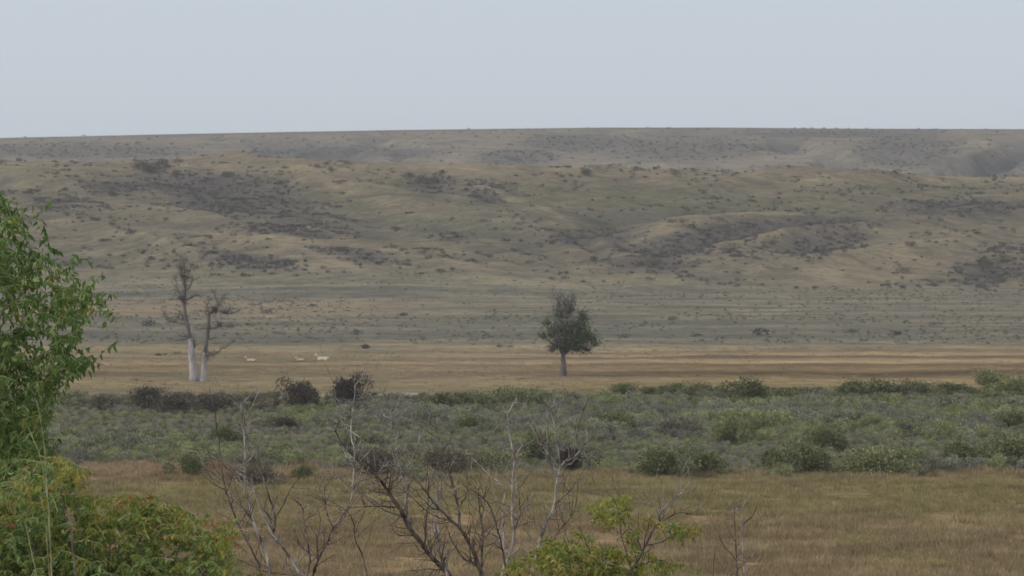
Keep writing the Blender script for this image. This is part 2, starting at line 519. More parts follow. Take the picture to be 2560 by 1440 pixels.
SAGE_SHADE_PATCH = [(600, 492, 225, 56, 8), (480, 470, 110, 30, 0), (380, 422, 48, 22, 0), (1080, 455, 60, 22, 0), (1225, 482, 60, 28, 0),
              (1790, 596, 220, 46, -9), (2070, 588, 110, 46, -8), (720, 576, 170, 16, 3), (165, 515, 85, 18, 0),
              (300, 470, 90, 14, 0), (880, 640, 130, 18, 6), (620, 655, 120, 18, 5), (330, 735, 90, 14, 0),
              (2480, 660, 90, 50, -20), (2380, 520, 160, 24, 0), (1450, 590, 100, 20, -8), (1650, 660, 90, 14, 0)]
GREEN_PATCH = [(1950, 515, 380, 28, 0), (870, 505, 90, 20, 14), (1480, 495, 260, 34, 0), (600, 700, 180, 24, 4),
               (2300, 470, 260, 24, 0), (1500, 560, 160, 14, -6), (1100, 690, 160, 14, 8), (1150, 570, 160, 20, 4)]
TAN_PATCH = [(2300, 665, 340, 34, -10), (1400, 708, 260, 14, 0), (760, 738, 300, 10, 0), (330, 700, 60, 10, 0),
             (800, 425, 420, 12, 2), (150, 425, 260, 14, 0), (2000, 442, 500, 12, 1), (700, 600, 300, 10, 4)]
FAR_SAGE = [(1290, 395, 90, 22, 0), (1420, 358, 130, 20, 0), (1700, 370, 200, 28, 0), (2270, 375, 120, 44, 0),
            (850, 380, 240, 14, 0), (200, 378, 280, 18, 0), (2050, 335, 200, 8, 0)]
FAR_TAN = [(1900, 405, 130, 12, -6), (2460, 360, 70, 18, 32), (1570, 360, 40, 30, 20), (1000, 345, 120, 12, 12), (1400, 412, 150, 8, 0)]

STRIP_PY = [840, 853, 858, 866, 873, 880, 887, 894, 900, 906, 912, 925, 934, 940, 948, 960, 972, 985, 1000]
STRIP_C = [(r_ + 1, g_, b_ - 5) for r_, g_, b_ in [(110, 108, 98), (114, 108, 98), (142, 128, 108), (146, 130, 108), (138, 124, 104), (116, 102, 88), (144, 127, 104),
           (98, 86, 76), (130, 114, 94), (156, 135, 109), (106, 91, 76), (124, 107, 86), (86, 74, 64), (104, 90, 72),
           (132, 116, 92), (130, 114, 90), (122, 109, 86), (112, 101, 82), (104, 97, 82)]]
GAIN = 1.22   # from the grey values seen to the reflectance of the ground

def cover_colour(x, y, z, spur):
    px, py = project(x, y, z)
    n1 = fbm(x / 26, y / 26, 101, 4); n2 = fbm(x / 7, y / 9, 111, 3); n3 = fbm(x / 70, y / 70, 121, 3); n4 = fbm(x / 16, y / 34, 131, 3)
    def L(c): return lin(c)[None, :]
    def blend(c, m, t): return c * (1 - m[:, None]) + L(t) * m[:, None]
    n5 = fbm(x / 36, y / 9, 151, 4); n6 = fbm(x / 18, y / 13, 161, 4)
    # meadow
    c = np.repeat(L((132, 112, 86)), len(x), 0)
    c = blend(c, smooth(-0.1, 0.5, n1) * 0.6, (118, 102, 78))
    c = blend(c, smooth(303, 316, y + 5 * n1) * 0.85, (112, 102, 72))
    c = blend(c, smooth(0.1, 0.5, n3) * smooth(300, 310, y) * 0.5, (98, 96, 66))
    c = blend(c, smooth(342, 352, y + 4 * n1) * 0.9, (122, 100, 80))
    # floor of the brush band
    c = blend(c, smooth(352, 364, y + 5 * n2), (100, 95, 80))
    c = blend(c, smooth(470, 490, y + 4 * n2), (116, 104, 84))
    # mown field in strips
    fp = 500 + EYE * FPX / np.maximum(y, 50)
    tilt = np.interp(px, [0, 1280, 2560], [5, 1.5, -5]) * np.clip((960 - fp) / 90, 0, 1)
    fq = fp - tilt + 1.3 * fbm(x / 40, y / 60, 141, 2) + 0.7 * n2
    sc = np.stack([np.interp(fq, STRIP_PY, [lin(k)[i] for k in STRIP_C]) for i in range(3)], 1)
    soften = np.clip(0.8 + 0.6 * smooth(-10, 30, x) + 0.5 * n3, 0.45, 1.5)[:, None]
    sc = sc * soften + L((128, 113, 93)) * (1 - soften)
    lf_ = (1 - smooth(-25, 5, x + 6 * n1)) * np.clip(0.45 + 0.6 * n4, 0, 0.7)
    sc = sc * (1 - lf_[:, None]) + L((114, 106, 84)) * lf_[:, None]
    m = smooth(488, 500, y + 3 * n2)
    c = c * (1 - m[:, None]) + sc * m[:, None]
    bank_x = smooth(-46, -40, x) * (1 - smooth(-12, -5, x))
    c = blend(c, bank_x * smooth(488, 494, y + 2 * n2) * (1 - smooth(501, 505, y + 3 * n2)) * np.clip(0.75 + n2, 0, 1.0), (168, 158, 146))
    # grey sagebrush flat beyond the field
    m = smooth(640, 700, y + 26 * n1 + 22 * n4)
    c = blend(c, m, (106, 102, 90))
    c = blend(c, m * smooth(0.0, 0.4, n5 + 0.25 * n1) * 0.7, (130, 119, 100))
    c = blend(c, m * smooth(0.05, 0.4, -n5 + 0.3 * n3) * 0.7, (92, 91, 81))
    tl = smooth(800, 830, y + 12 * n2) * (1 - smooth(895, 940, y + 20 * n2)) * (1 - smooth(-40, 10, x))
    c = blend(c, tl * 0.7, (136, 120, 98))
    dk = smooth(690, 705, y + 8 * n2) * (1 - smooth(720, 770, y)) 
    c = blend(c, dk * 0.5, (94, 95, 88))
    # the near hill
    m = smooth(960, 1040, y + 20 * n1)
    c = blend(c, m, (124, 115, 96))
    c = blend(c, m * smooth(0.0, 0.45, n1 + 0.5 * n2) * 0.6, (112, 107, 88))
    c = blend(c, m * smooth(0.0, 0.45, n3 - 0.6 * n2) * 0.5, (134, 122, 100))
    c = blend(c, m * smooth(0.1, 0.5, n6) * 0.5, (136, 122, 100))
    c = blend(c, m * smooth(0.1, 0.5, -n6) * 0.5, (98, 96, 84))
    wob = 0.5 * n1 + 0.5 * n2
    near = m * (1 - smooth(1520, 1560, y))
    for e in GREEN_PATCH: c = blend(c, near * ellipse(px, py, *e, warp=wob) * 0.6, (116, 113, 86))
    for e in TAN_PATCH: c = blend(c, near * ellipse(px, py, *e, warp=wob) * 0.6, (144, 129, 103))
    for e in SAGE_SHADE_PATCH: c = blend(c, near * ellipse(px, py, *e, warp=wob) * 0.72, (96, 91, 91))  # sage cover, with the shade of the hollows put into the colour
    c = blend(c, near * np.clip(spur * 1.2, 0, 1) * np.clip(0.75 + 0.5 * n2, 0, 1), (152, 136, 106))  # dry tan grass; the light caught along spur crests is coloured in too
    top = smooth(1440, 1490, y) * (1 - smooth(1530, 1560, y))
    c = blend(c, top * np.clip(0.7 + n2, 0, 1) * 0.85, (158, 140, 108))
    # the far ridge
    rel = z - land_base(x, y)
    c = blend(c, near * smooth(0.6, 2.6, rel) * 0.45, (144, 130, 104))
    c = blend(c, near * smooth(0.4, 2.6, -rel) * 0.6, (98, 97, 86))  # paler crests, darker hollows: plant cover plus fold shading put into the colour
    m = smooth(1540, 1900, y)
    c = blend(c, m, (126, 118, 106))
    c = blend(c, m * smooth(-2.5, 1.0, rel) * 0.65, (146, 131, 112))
    c = blend(c, m * smooth(1.5, 6.0, -rel) * 0.7, (100, 96, 95))  # far gullies: shade of the hollows coloured in with the plant cover
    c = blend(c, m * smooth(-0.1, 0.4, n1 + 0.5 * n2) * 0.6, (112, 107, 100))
    for e in FAR_TAN: c = blend(c, m * ellipse(px, py, *e, warp=wob) * 0.6, (142, 130, 110))
    for e in FAR_SAGE: c = blend(c, m * ellipse(px, py, *e, warp=wob) * 0.7, (96, 94, 94))
    top = smooth(2840, 2890, y)
    c = blend(c, top * 0.6, (104, 98, 94))
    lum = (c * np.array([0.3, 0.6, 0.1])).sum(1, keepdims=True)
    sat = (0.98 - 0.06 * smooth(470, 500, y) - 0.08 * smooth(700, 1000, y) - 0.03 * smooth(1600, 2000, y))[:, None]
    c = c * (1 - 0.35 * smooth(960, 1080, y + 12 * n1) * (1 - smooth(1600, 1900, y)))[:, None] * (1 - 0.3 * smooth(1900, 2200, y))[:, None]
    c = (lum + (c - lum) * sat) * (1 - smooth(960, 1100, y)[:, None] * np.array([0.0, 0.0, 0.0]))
    return c * GAIN

def build_ground():
    dense = np.linspace(-8.2, 8.2, 480)
    side = 8.2 + np.array([0.4, 1, 2, 3.5, 6, 10, 16, 24, 35, 50, 70, 92, 115, 140, 160])
    th = np.radians(np.concatenate([-side[::-1], dense, side, [180.0]]))
    r = np.concatenate([
        np.linspace(1, 220, 36), 1 / np.linspace(1 / 225, 1 / 700, 270), np.linspace(704, 985, 90),
        np.linspace(990, 1530, 240), np.linspace(1540, 2080, 36), np.linspace(2090, 2930, 160), np.linspace(2960, 4000, 10)])
    R, T = np.meshgrid(r, th, indexing='ij')
    x = (R * np.sin(T)).ravel(); y = (R * np.cos(T)).ravel()
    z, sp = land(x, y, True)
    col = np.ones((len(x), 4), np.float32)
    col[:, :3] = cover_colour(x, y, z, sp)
    nr, nt_ = R.shape
    i = np.arange(nr - 1)[:, None] * nt_; j = np.arange(nt_)[None, :]; j2 = (j + 1) % nt_
    q = np.stack([i + j, i + j2, i + nt_ + j2, i + nt_ + j], -1).reshape(-1, 4)[:, ::-1]
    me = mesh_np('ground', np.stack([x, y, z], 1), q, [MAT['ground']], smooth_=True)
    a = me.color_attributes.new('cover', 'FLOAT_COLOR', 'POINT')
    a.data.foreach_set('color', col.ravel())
    o = link('ground', me)
    tag(o, 'dry grassland valley floor rising to eroded sagebrush hills and a far ridge', 'ground', kind='structure')
    return o
build_ground()

# ------------------------------------------------------------------ shrub meshes
SAGE = [clump_mesh('sagebrush_%d' % i, [MAT['sage']], 560, 0.75, 0.95, 0.11, 200 + i) for i in range(4)]
SAGE_P = [clump_mesh('grey_sagebrush_%d' % i, [MAT['sage_purple']], 520, 0.75, 0.95, 0.11, 210 + i) for i in range(4)]
SAGE_O = [clump_mesh('olive_sagebrush_%d' % i, [MAT['sage_olive']], 560, 0.75, 0.95, 0.11, 220 + i) for i in range(4)]
FAR_SHRUB = [clump_mesh('hill_shrub_%d' % i, [MAT['sage_far']], 190, 0.9, 0.7, 0.2, 240 + i, stem=False, lobes=4 + i) for i in range(6)]
FLAT_SHRUB = [clump_mesh('flat_shrub_%d' % i, [MAT['sage_flat']], 120, 0.9, 0.55, 0.24, 250 + i, stem=False) for i in range(4)]
BIG_SHRUB = [clump_mesh('crest_shrub_%d' % i, [MAT['sage_far'], MAT['brush_dark']], 1100, 0.9, 0.9, 0.09, 255 + i, stem=False, lobes=8, mix_p=[0.5, 0.5]) for i in range(4)]
DARK = [clump_mesh('dark_brush_%d' % i, [MAT['brush_dark'], MAT['twig_grey']], 4200, 0.9, 1.05, 0.072, 260 + i, lobes=11, upright=0.9, mix_p=[0.8, 0.2]) for i in range(4)]
MAT['brush_black'] = foliage_mat('blackish_brush', (58, 52, 50), (78, 70, 66), (100, 90, 80), 0.05, 0.8)
BLACK = [clump_mesh('blackish_brush_%d' % i, [MAT['brush_black']], 4600, 0.9, 1.1, 0.07, 265 + i, lobes=12, upright=0.7) for i in range(3)]
MIXED = [clump_mesh('olive_brown_brush_%d' % i, [MAT['brush_dark'], MAT['brush_green'], MAT['sage_olive']], 4000, 0.9, 1.0, 0.075, 275 + i, lobes=11, mix_p=[0.45, 0.35, 0.2]) for i in range(3)]
GREEN = [clump_mesh('green_brush_%d' % i, [MAT['brush_green'], MAT['sage_olive'], MAT['brush_dark']], 3800, 0.9, 1.0, 0.08, 280 + i, lobes=10, mix_p=[0.6, 0.25, 0.15]) for i in range(4)]
TUFT_B = [tuft_mesh('brown_tuft_%d' % i, MAT['grass_brown'], 34, 0.2, 0.42, 0.022, 300 + i) for i in range(4)]
TUFT_O = [tuft_mesh('olive_tuft_%d' % i, MAT['grass_olive'], 34, 0.2, 0.36, 0.022, 310 + i) for i in range(4)]
TUFT_R = [tuft_mesh('reddish_tuft_%d' % i, MAT['grass_red'], 34, 0.22, 0.4, 0.024, 330 + i) for i in range(3)]
TUFT_F = [tuft_mesh('field_tuft_%d' % i, MAT['grass_brown'], 26, 0.3, 0.34, 0.04, 320 + i) for i in range(3)]

def place_shrub(name, meshes, px, py, width_px, label, group=None, hscale=1.0, base_r=0.9, cat='shrub', i=0):
    x, y, z = on_ground(px, py)
    s = width_px / FPX * y / (2 * base_r * 0.95)
    o = link(name, meshes[i % len(meshes)], None, (x, y, z - 0.04), random.uniform(0, 6.28), (s, s, s * hscale))
    tag(o, label, cat, group)
    return o

def spread(n, y0, y1, half=0.118, power=1.0):
    y = y0 + (y1 - y0) * rng.random(n) ** power
    x = rng.uniform(-half, half, n) * y
    return x, y

def pts3(x, y, dz=-0.03): return np.stack([x, y, land(x, y) + dz], 1)

# grass of the near meadow
x, y = spread(38000, 236, 360)
olive = (smooth(288, 318, y + 16 * fbm(x / 12, y / 16, 401, 4)) * (1 - 0.75 * smooth(340, 352, y + 8 * fbm(x / 9, y / 9, 402, 2))) > rng.random(len(x)))
olive |= fbm(x / 7, y / 11, 404, 3) > 0.42
keep = fbm(x / 3.0, y / 6.0, 403, 3) > -0.3
kb = keep & ~olive; ko = keep & olive
scatter('dry_grass', TUFT_B, pts3(x[kb], y[kb]), rng.uniform(0.5, 1.25, kb.sum()) * (1 + 0.5 * (rng.random(kb.sum()) < 0.03)), 'tall dry brown grass of the near meadow', 'grass')
scatter('olive_grass', TUFT_O, pts3(x[ko], y[ko]), rng.uniform(0.5, 1.2, ko.sum()), 'olive green grass along the edge of the brush band', 'grass')
x, y = spread(5000, 346, 384)
keep = (x < -6 + 10 * fbm(y / 9, x / 9, 407, 2)) & (fbm(x / 6, y / 10, 408, 3) > -0.2)
scatter('reddish_grass', TUFT_R, pts3(x[keep], y[keep]), rng.uniform(0.5, 1.2, keep.sum()), 'reddish dry grass before the brush band under the dead tree', 'grass')
x, y = spread(3200, 495, 680)
keep = fbm(x / 10, y / 16, 405, 3) > 0.05
scatter('field_stubble', TUFT_F, pts3(x[keep], y[keep]), rng.uniform(0.35, 0.8, keep.sum()), 'short tan stubble of the mown field', 'grass')

# ------------------------------------------------------------------ the brush band
RANK = ['closest', 'second closest', 'third closest', 'fourth closest', 'fifth closest', 'sixth closest', 'seventh closest', 'eighth closest', 'ninth closest', 'tenth closest', 'eleventh closest', 'twelfth closest']
def name_by_landmark(items, marks, what):
    """items: (object, px, py); marks: (px, py, short name). The label tells each by the landmark it stands by"""
    bucket = {}
    for o, a, b in items:
        k = min(range(len(marks)), key=lambda q: (marks[q][0] - a) ** 2 + (3.0 * (marks[q][1] - b)) ** 2)
        da, db = a - marks[k][0], b - marks[k][1]
        rel = ('in front of' if db > 0 else 'behind') if abs(db) * 3 > abs(da) else ('to the right of' if da > 0 else 'to the left of')
        bucket.setdefault((k, rel), []).append((da * da + 9 * db * db, o))
    for (k, rel), lst in bucket.items():
        lst.sort(key=lambda t: t[0])
        for i, (_, o) in enumerate(lst):
            if i < len(RANK): o['label'] = '%s %s %s %s' % (RANK[i], what, rel, marks[k][2])
            else: o['label'] = '%s well %s %s' % (what, rel, marks[k][2])

x, y = spread(8200, 346, 487)
den = fbm(x / 16, y / 22, 411, 3) + 0.25 * smooth(0, 40, x)
edge = 354 + 16 * fbm(x / 7, x * 0 + 1.5, 417, 3) + 14 * (1 - smooth(-22, -6, x))
keep = (y > edge) & (rng.random(len(x)) < np.clip(0.72 + den, 0.3, 1))
bx, by, bden = x[keep], y[keep], den[keep]
bs = rng.uniform(0.45, 1.1, len(bx)) * (1 + 0.45 * fbm(bx / 7, by / 10, 413, 3)) * np.clip(0.8 + 0.9 * bden, 0.5, 1.15)
tone = 0.6 * fbm(bx / 11, by / 13, 415, 3) + 0.16 * rng.normal(size=len(bx)) + 0.16 * (1 - smooth(360, 400, by)) + 0.04
btype = np.where(tone > 0.14, 2, np.where(tone < -0.1, 1, 0))
inview = np.abs(1280 + bx / by * FPX - 1370) < 1180
order = np.argsort(-bs / by * inview)[:300]
rest = np.setdiff1d(np.arange(len(bx)), order)
scatter('sagebrush', SAGE + SAGE_P + SAGE_O, pts3(bx[rest], by[rest]), bs[rest], 'grey green sagebrush massed in a broad band behind the meadow', 'sagebrush', btype[rest] * 4 + rng.integers(0, 4, len(rest)))
x, y = spread(6800, 340, 488)
keep = (y > 350 + 16 * fbm(x / 7, x * 0 + 1.5, 417, 3) + 14 * (1 - smooth(-22, -6, x))) & (rng.random(len(x)) < 0.85)
scatter('low_brush', SAGE + SAGE_P + SAGE_O, pts3(x[keep], y[keep]), rng.uniform(0.28, 0.55, keep.sum()), 'low grey brush filling the gaps between the sagebrush', 'brush')
x, y = spread(1500, 470, 500)
hx_ = 1280 + x / y * FPX
keep = (rng.random(len(x)) < np.where(hx_ > 1650, 0.95, np.where((hx_ > 1050) & (hx_ < 1340), 0.5, np.where(hx_ < 690, 0.55, 0.12)))) & ((y < 492) | (hx_ > 1650))
scatter('field_edge_brush', DARK + MIXED + GREEN, pts3(x[keep], y[keep]), rng.uniform(0.4, 0.8, keep.sum()) * np.where(hx_[keep] > 1650, 1.15, 0.9), 'brown and green brush along the near edge of the mown field', 'brush', np.where(hx_[keep] > 1000, rng.integers(4, 11, keep.sum()), rng.integers(0, 7, keep.sum())))
BAND = []
for k in order:
    o = link('sagebrush_bush', (SAGE, SAGE_P, SAGE_O)[btype[k]][k % 4], None, (bx[k], by[k], ground_at(bx[k], by[k]) - 0.03), random.uniform(0, 6.28), float(bs[k]) * 1.05)
    tag(o, None, 'sagebrush', 'large sagebrush bushes in the brush band')
    a_, b_ = project(bx[k], by[k], 0.0); BAND.append((o, float(a_), float(b_)))

NOTABLE = [  # px, py of the base, width, kind, height factor, label
    (752, 1036, 82, 'b', 1.25, 'dark rounded bush standing against the tan field, its taller neighbour close by'),
    (866, 1033, 88, 'b', 1.3, 'tallest dark bush before the tan field, pale dead stem in front of it'),
    (928, 1030, 48, 'd', 0.8, 'low dark bush at the foot of the tallest dark bush'),
    (1100, 1024, 100, 'g', 0.55, 'olive bush at the start of the green hedge below the lone tree'),
    (1180, 1020, 110, 'g', 0.5, 'middle olive bush of the green hedge below the lone tree'),
    (1275, 1014, 115, 'g', 0.6, 'brighter green bush at the end of the hedge below the lone tree'),
    (1025, 1008, 40, 'd', 0.8, 'small brown bush between the dark bushes and the green hedge'),
    (360, 1022, 95, 'd', 0.7, 'brown grey bush beside the dead tree, next to the leafy foreground tree'),
    (430, 1032, 110, 'd', 0.55, 'brown grey bush right below the white dead trunk'),
    (540, 1030, 90, 'd', 0.6, 'low brown bush on the pale bank beside the dead tree'),
    (650, 1030, 70, 'd', 0.5, 'low brown bush between the pale bank and the dark rounded bush'),
    (250, 1025, 80, 'd', 0.6, 'brown bush half hidden by tips of the leafy foreground tree'),
    (1560, 985, 90, 'm', 0.4, 'low flat olive brown bush on the near edge of the tan field'),
    (1620, 985, 70, 'm', 0.4, 'smaller flat olive brown bush on the near edge of the tan field'),
    (1690, 995, 80, 'g', 0.65, 'light green bush starting the tall brush row on the field edge'),
    (1760, 1000, 90, 'm', 0.6, 'olive brown bush between the light green and the broad dark one'),
    (1865, 1012, 130, 'g', 0.68, 'broad dark green bush, the largest in the tall brush row'),
    (1945, 1008, 90, 'g', 0.55, 'green bush leaning against the broad dark green bush'),
    (2030, 1005, 110, 'm', 0.45, 'olive brown bush in the dip of the tall brush row'),
    (2130, 995, 100, 'g', 0.55, 'green bush with brown neighbours in the tall brush row'),
    (2210, 1000, 130, 'm', 0.52, 'broad olive brown bush in the tall brush row'),
    (2300, 998, 120, 'm', 0.5, 'olive brown bush between the dark one and the bright green clump'),
    (2390, 990, 100, 'm', 0.45, 'olive brown bush just short of the bright green clump'),
    (2475, 970, 95, 'g', 0.6, 'bright green clump rising highest on the tan field edge'),
    (2545, 992, 110, 'g', 0.6, 'dark green bush at the end of the tall brush row'),
    (1545, 1082, 85, 'g', 1.0, 'isolated dark green bush in the middle of the grey brush band'),
    (1430, 1184, 75, 'b', 1.1, 'near black bush on the near edge behind the dead sapling'),
    (1340, 1160, 100, 'g', 1.0, 'olive bush beside the near black bush'),
    (480, 1192, 75, 'g', 1.0, 'round olive bush standing alone on the reddish grass'),
    (640, 1215, 90, 'd', 0.8, 'dark bush behind the pale dead stems on the reddish grass'),
    (765, 1200, 55, 'g', 0.9, 'small green bush alone between two dead saplings'),
    (945, 1195, 110, 'd', 0.8, 'reddish brown bush behind the leaning dead tree'),
    (1100, 1190, 110, 'd', 0.8, 'grey brown bush behind the fork of the leaning dead tree'),
    (1220, 1180, 110, 'g', 0.8, 'green bush behind the pale straight dead stem'),
    (1650, 1195, 130, 'g', 0.75, 'leafy green bush on the meadow edge above the yellow green sapling'),
    (1760, 1190, 110, 'g', 0.7, 'low green bush on the meadow edge beside the leafy one'),
    (1990, 1187, 140, 'g', 0.75, 'tall olive bush on the meadow edge with a dark foot'),
    (2190, 1187, 150, 'g', 0.75, 'widest green bush on the meadow edge with a dark foot'),
    (2290, 1175, 100, 'g', 0.7, 'low green bush beside the widest green bush'),
    (2400, 1170, 110, 'g', 0.8, 'green bush with a dark hollow on the meadow edge'),
    (2520, 1165, 130, 'g', 0.8, 'green bush at the far end of the meadow edge'),
    (900, 1120, 80, 'g', 0.7, 'low olive bush deep in the brush band behind the leaning dead tree'),
    (560, 1110, 80, 'g', 0.7, 'low olive bush deep in the brush band behind the thin bare stems'),
    (300, 1120, 80, 'd', 0.6, 'low brown bush in the brush band beside the leafy foreground tree'),
    (1180, 1080, 80, 'g', 0.7, 'low green bush in the brush band under the green hedge'),
    (1680, 1090, 80, 'd', 0.6, 'grey bush in the brush band past the isolated dark green bush'),
    (2300, 1090, 80, 'd', 0.6, 'grey bush in the brush band under the tall brush row'),
    (720, 1075, 80, 'd', 0.5, 'low grey bush in the brush band under the dark rounded bush'),
    (1830, 1110, 90, 'g', 1.0, 'yellow green bush rising from the grey brush below the broad dark bush'),
    (1900, 1090, 80, 'g', 0.9, 'upper of the two yellow green bushes in the grey brush'),
    (2060, 1130, 90, 'g', 0.9, 'pale green bush in the middle of the grey brush'),
    (2530, 1075, 80, 'g', 0.8, 'green bush inside the grey brush by the end of the row'),
]
for i, (px, py, w, kd, hs, lb) in enumerate(NOTABLE):
    place_shrub({'d': 'brown_bush', 'b': 'dark_bush', 'm': 'brown_bush', 'g': 'green_bush'}[kd], {'d': DARK, 'b': BLACK, 'm': MIXED, 'g': GREEN}[kd], px, py, w * 1.15, lb, None, hs * 1.05, i=i)
def short(lb):
    w_ = lb.split(',')[0].split()[:8]
    w_ = w_[:7]
    while w_[-1] in ('the', 'a', 'of', 'on', 'at', 'in', 'below', 'between', 'beside', 'before', 'behind', 'with', 'and', 'its', 'under', 'above', 'just', 'right', 'where', 'half', 'near', 'tall', 'dark', 'grey', 'brush', 'white', 'tan', 'crest', 'hill', 'head', 'foot', 'start', 'lower', 'long', 'dead', 'pale', 'green', 'light', 'leaning', 'standing', 'rising', 'starting', 'by', 'past', 'meadow'):
        w_.pop()
    return 'the ' + ' '.join(w_)
name_by_landmark(BAND, [(n_[0], n_[1], short(n_[5])) for n_ in NOTABLE], 'large sagebrush')

# ------------------------------------------------------------------ shrubs of the grey flat
x, y = spread(8000, 676, 1010)
keep = rng.random(len(x)) < np.clip(0.32 + 0.8 * fbm(x / 18, y / 40, 421, 3) + 0.25 * (1 - smooth(690, 760, y)), 0.05, 0.9)
scatter('flat_sagebrush', FLAT_SHRUB, pts3(x[keep], y[keep]), rng.uniform(0.18, 0.5, keep.sum()), 'low grey sagebrush covering the flat beyond the mown field', 'sagebrush')
FLAT_DOTS = [(912, 872, 40), (1250, 868, 24), (1278, 868, 18), (780, 766, 22), (670, 785, 40), (375, 815, 50), (260, 770, 28), (620, 815, 30), (1560, 845, 40),
             (1740, 842, 30), (1905, 838, 60), (2130, 832, 34), (2240, 838, 40), (2330, 815, 36), (1420, 820, 34), (1680, 800, 30), (890, 838, 44), (1010, 790, 30), (400, 890, 26), (440, 886, 22)]
FL = []
for i, (px, py, w) in enumerate(FLAT_DOTS):
    FL.append((place_shrub('flat_shrub', FAR_SHRUB, px, py, w, None, 'shrubs scattered on the grey flat', 0.7, i=i), px, py))
name_by_landmark(FL, [(492, 830, 'the dead tree on the grey flat'), (1408, 830, 'the lone tree on the grey flat'), (720, 880, 'the white pronghorns'), (2300, 830, 'the far end of the grey flat'), (1900, 830, 'the grey flat past the lone tree')], 'small dark shrub')

# ------------------------------------------------------------------ shrubs of the hill
n = 52000
x, y = spread(n, 1000, 1515)
z = land_fast(x, y); px, py = project(x, y, z)
den = 0.02 + 0.10 * smooth(0.05, 0.5, fbm(x / 30, y / 60, 431, 3)) + 0.16 * smooth(0.18, 0.5, fbm(x / 9, y / 20, 433, 2))
for e in SAGE_SHADE_PATCH: den = np.maximum(den, 0.5 * ellipse(px, py, *e, warp=0.5 * fbm(x / 20, y / 40, 435, 2)))
_, spn = spur_field(x, y)
keep = rng.random(n) < den * (1 - 0.9 * np.clip(spn, 0, 1))
hx, hy, hz = x[keep], y[keep], z[keep]
hs = 0.22 + 0.75 * rng.random(len(hx)) ** 1.6 + 0.8 * rng.random(len(hx)) * (rng.random(len(hx)) < 0.1)
cand = np.argsort(-hs)[:900]
seen = np.zeros(len(hx), bool)
_, vis_y = march(px[keep][cand], py[keep][cand] - 2.0, land_fast)
seen[cand] = np.abs(vis_y - hy[cand]) < 22
big = np.argsort(-(hs * seen * (np.abs(px[keep] - 1380) < 1170)))[:260]
rest = np.setdiff1d(np.arange(len(hx)), big)
scatter('hill_sagebrush', FAR_SHRUB, np.stack([hx, hy, hz - 0.05], 1)[rest], hs[rest], 'small grey sagebrush sprinkled over the near hillside', 'sagebrush')
hpx, hpy = px[keep], py[keep]
HS = []
for k in big:
    o = link('hillside_shrub', FAR_SHRUB[k % 6], None, (hx[k], hy[k], hz[k] - 0.05), random.uniform(0, 6.28), (hs[k] * 1.3, hs[k] * 1.3, hs[k] * 0.8))
    tag(o, None, 'shrub', 'dark shrubs dotted over the hillside')
    HS.append((o, float(hpx[k]), float(hpy[k])))
HILL_BUSH = [
    (352, 424, 40, 0.9, 'dark bush at the near end of the clump on the hill crest'),
    (380, 436, 48, 0.9, 'largest dark bush of the clump on the hill crest'),
    (402, 420, 40, 1.0, 'topmost dark bush of the clump on the hill crest'),
    (440, 440, 34, 0.8, 'bush just off the crest clump at the head of the long spur'),
    (446, 408, 28, 0.7, 'flat bush on the crest line beside the dark clump'),
    (827, 430, 22, 1.0, 'reddish dark bush alone on the tan crest'),
    (868, 412, 30, 0.6, 'low bush on the crest line near the reddish bush'),
    (1055, 458, 50, 0.8, 'dark bush in the patch below the crest, near its middle'),
    (1085, 462, 44, 0.8, 'dark bush beside the crest patch one, slightly lower'),
    (1020, 446, 44, 0.6, 'flat bush at the upper edge of the crest patch'),
    (1692, 442, 34, 1.0, 'dark round bush standing out below the far ridge'),
    (1465, 440, 50, 0.6, 'wide low bush on the crest before the round dark bush'),
    (565, 445, 40, 0.7, 'dark bush at the top of the grey patch under the long spur'),
    (705, 462, 34, 0.7, 'dark bush where the long spur meets the grey patch'),
    (855, 628, 36, 0.7, 'dark bush on the lower spur above the white animals'),
    (1485, 655, 34, 0.8, 'dark bush in the dip above the lone tree'),
    (1625, 665, 50, 0.6, 'wide dark bush at the foot of the dark gully'),
    (1705, 560, 24, 1.0, 'reddish bush on the rim of the dark gully'),
    (2260, 685, 40, 0.8, 'grey bush on the tan knoll'), (2460, 670, 50, 0.9, 'dark bush on the slope past the tan knoll'),
    (2280, 620, 34, 0.8, 'dark bush above the tan knoll'),
]
for i, (px_, py_, w, h_, lb) in enumerate(HILL_BUSH):
    place_shrub('crest_bush' if py_ < 470 else 'slope_bush', BIG_SHRUB, px_, py_, w, lb, None, h_ * 1.0, i=i)
name_by_landmark(HS, [(n_[0], n_[1], short(n_[4])) for n_ in HILL_BUSH], 'dark shrub')

# far ridge
n = 16000
x, y = spread(n, 2150, 2900)
z = land(x, y); px, py = project(x, y, z)
den = 0.035 + 0.1 * smooth(0.05, 0.5, fbm(x / 50, y / 120, 441, 3))
for e in FAR_SAGE: den = np.maximum(den, 0.32 * ellipse(px, py, *e))
keep = rng.random(n) < den
scatter('ridge_sagebrush', FAR_SHRUB, np.stack([x, y, z - 0.05], 1)[keep], rng.uniform(0.5, 1.3, keep.sum()), 'grey sagebrush over the far ridge on the skyline', 'sagebrush')
for px_, py_, w, lb in ((1597, 412, 14, 'tiny dark tree alone on the far slope'), (2430, 322, 16, 'small bush breaking the skyline of the far ridge'), (1640, 425, 20, 'small grey bush at the foot of the far slope')):
    place_shrub('ridge_bush', FAR_SHRUB, px_, py_, w, lb, None, 1.2)

# ------------------------------------------------------------------ traced wood
Z6 = (400.0, 920.0, 2.769)      # origin and enlargement of the views the branches were drawn from
Z7 = (1100.0, 920.0, 2.770)
Z1 = (0.0, 1000.0, 3.273)
ZD = (400.0, 620.0, 4.0)

def to_px(pts, Z): return np.array([(Z[0] + p[0] / Z[2], Z[1] + p[1] / Z[2]) for p in pts])

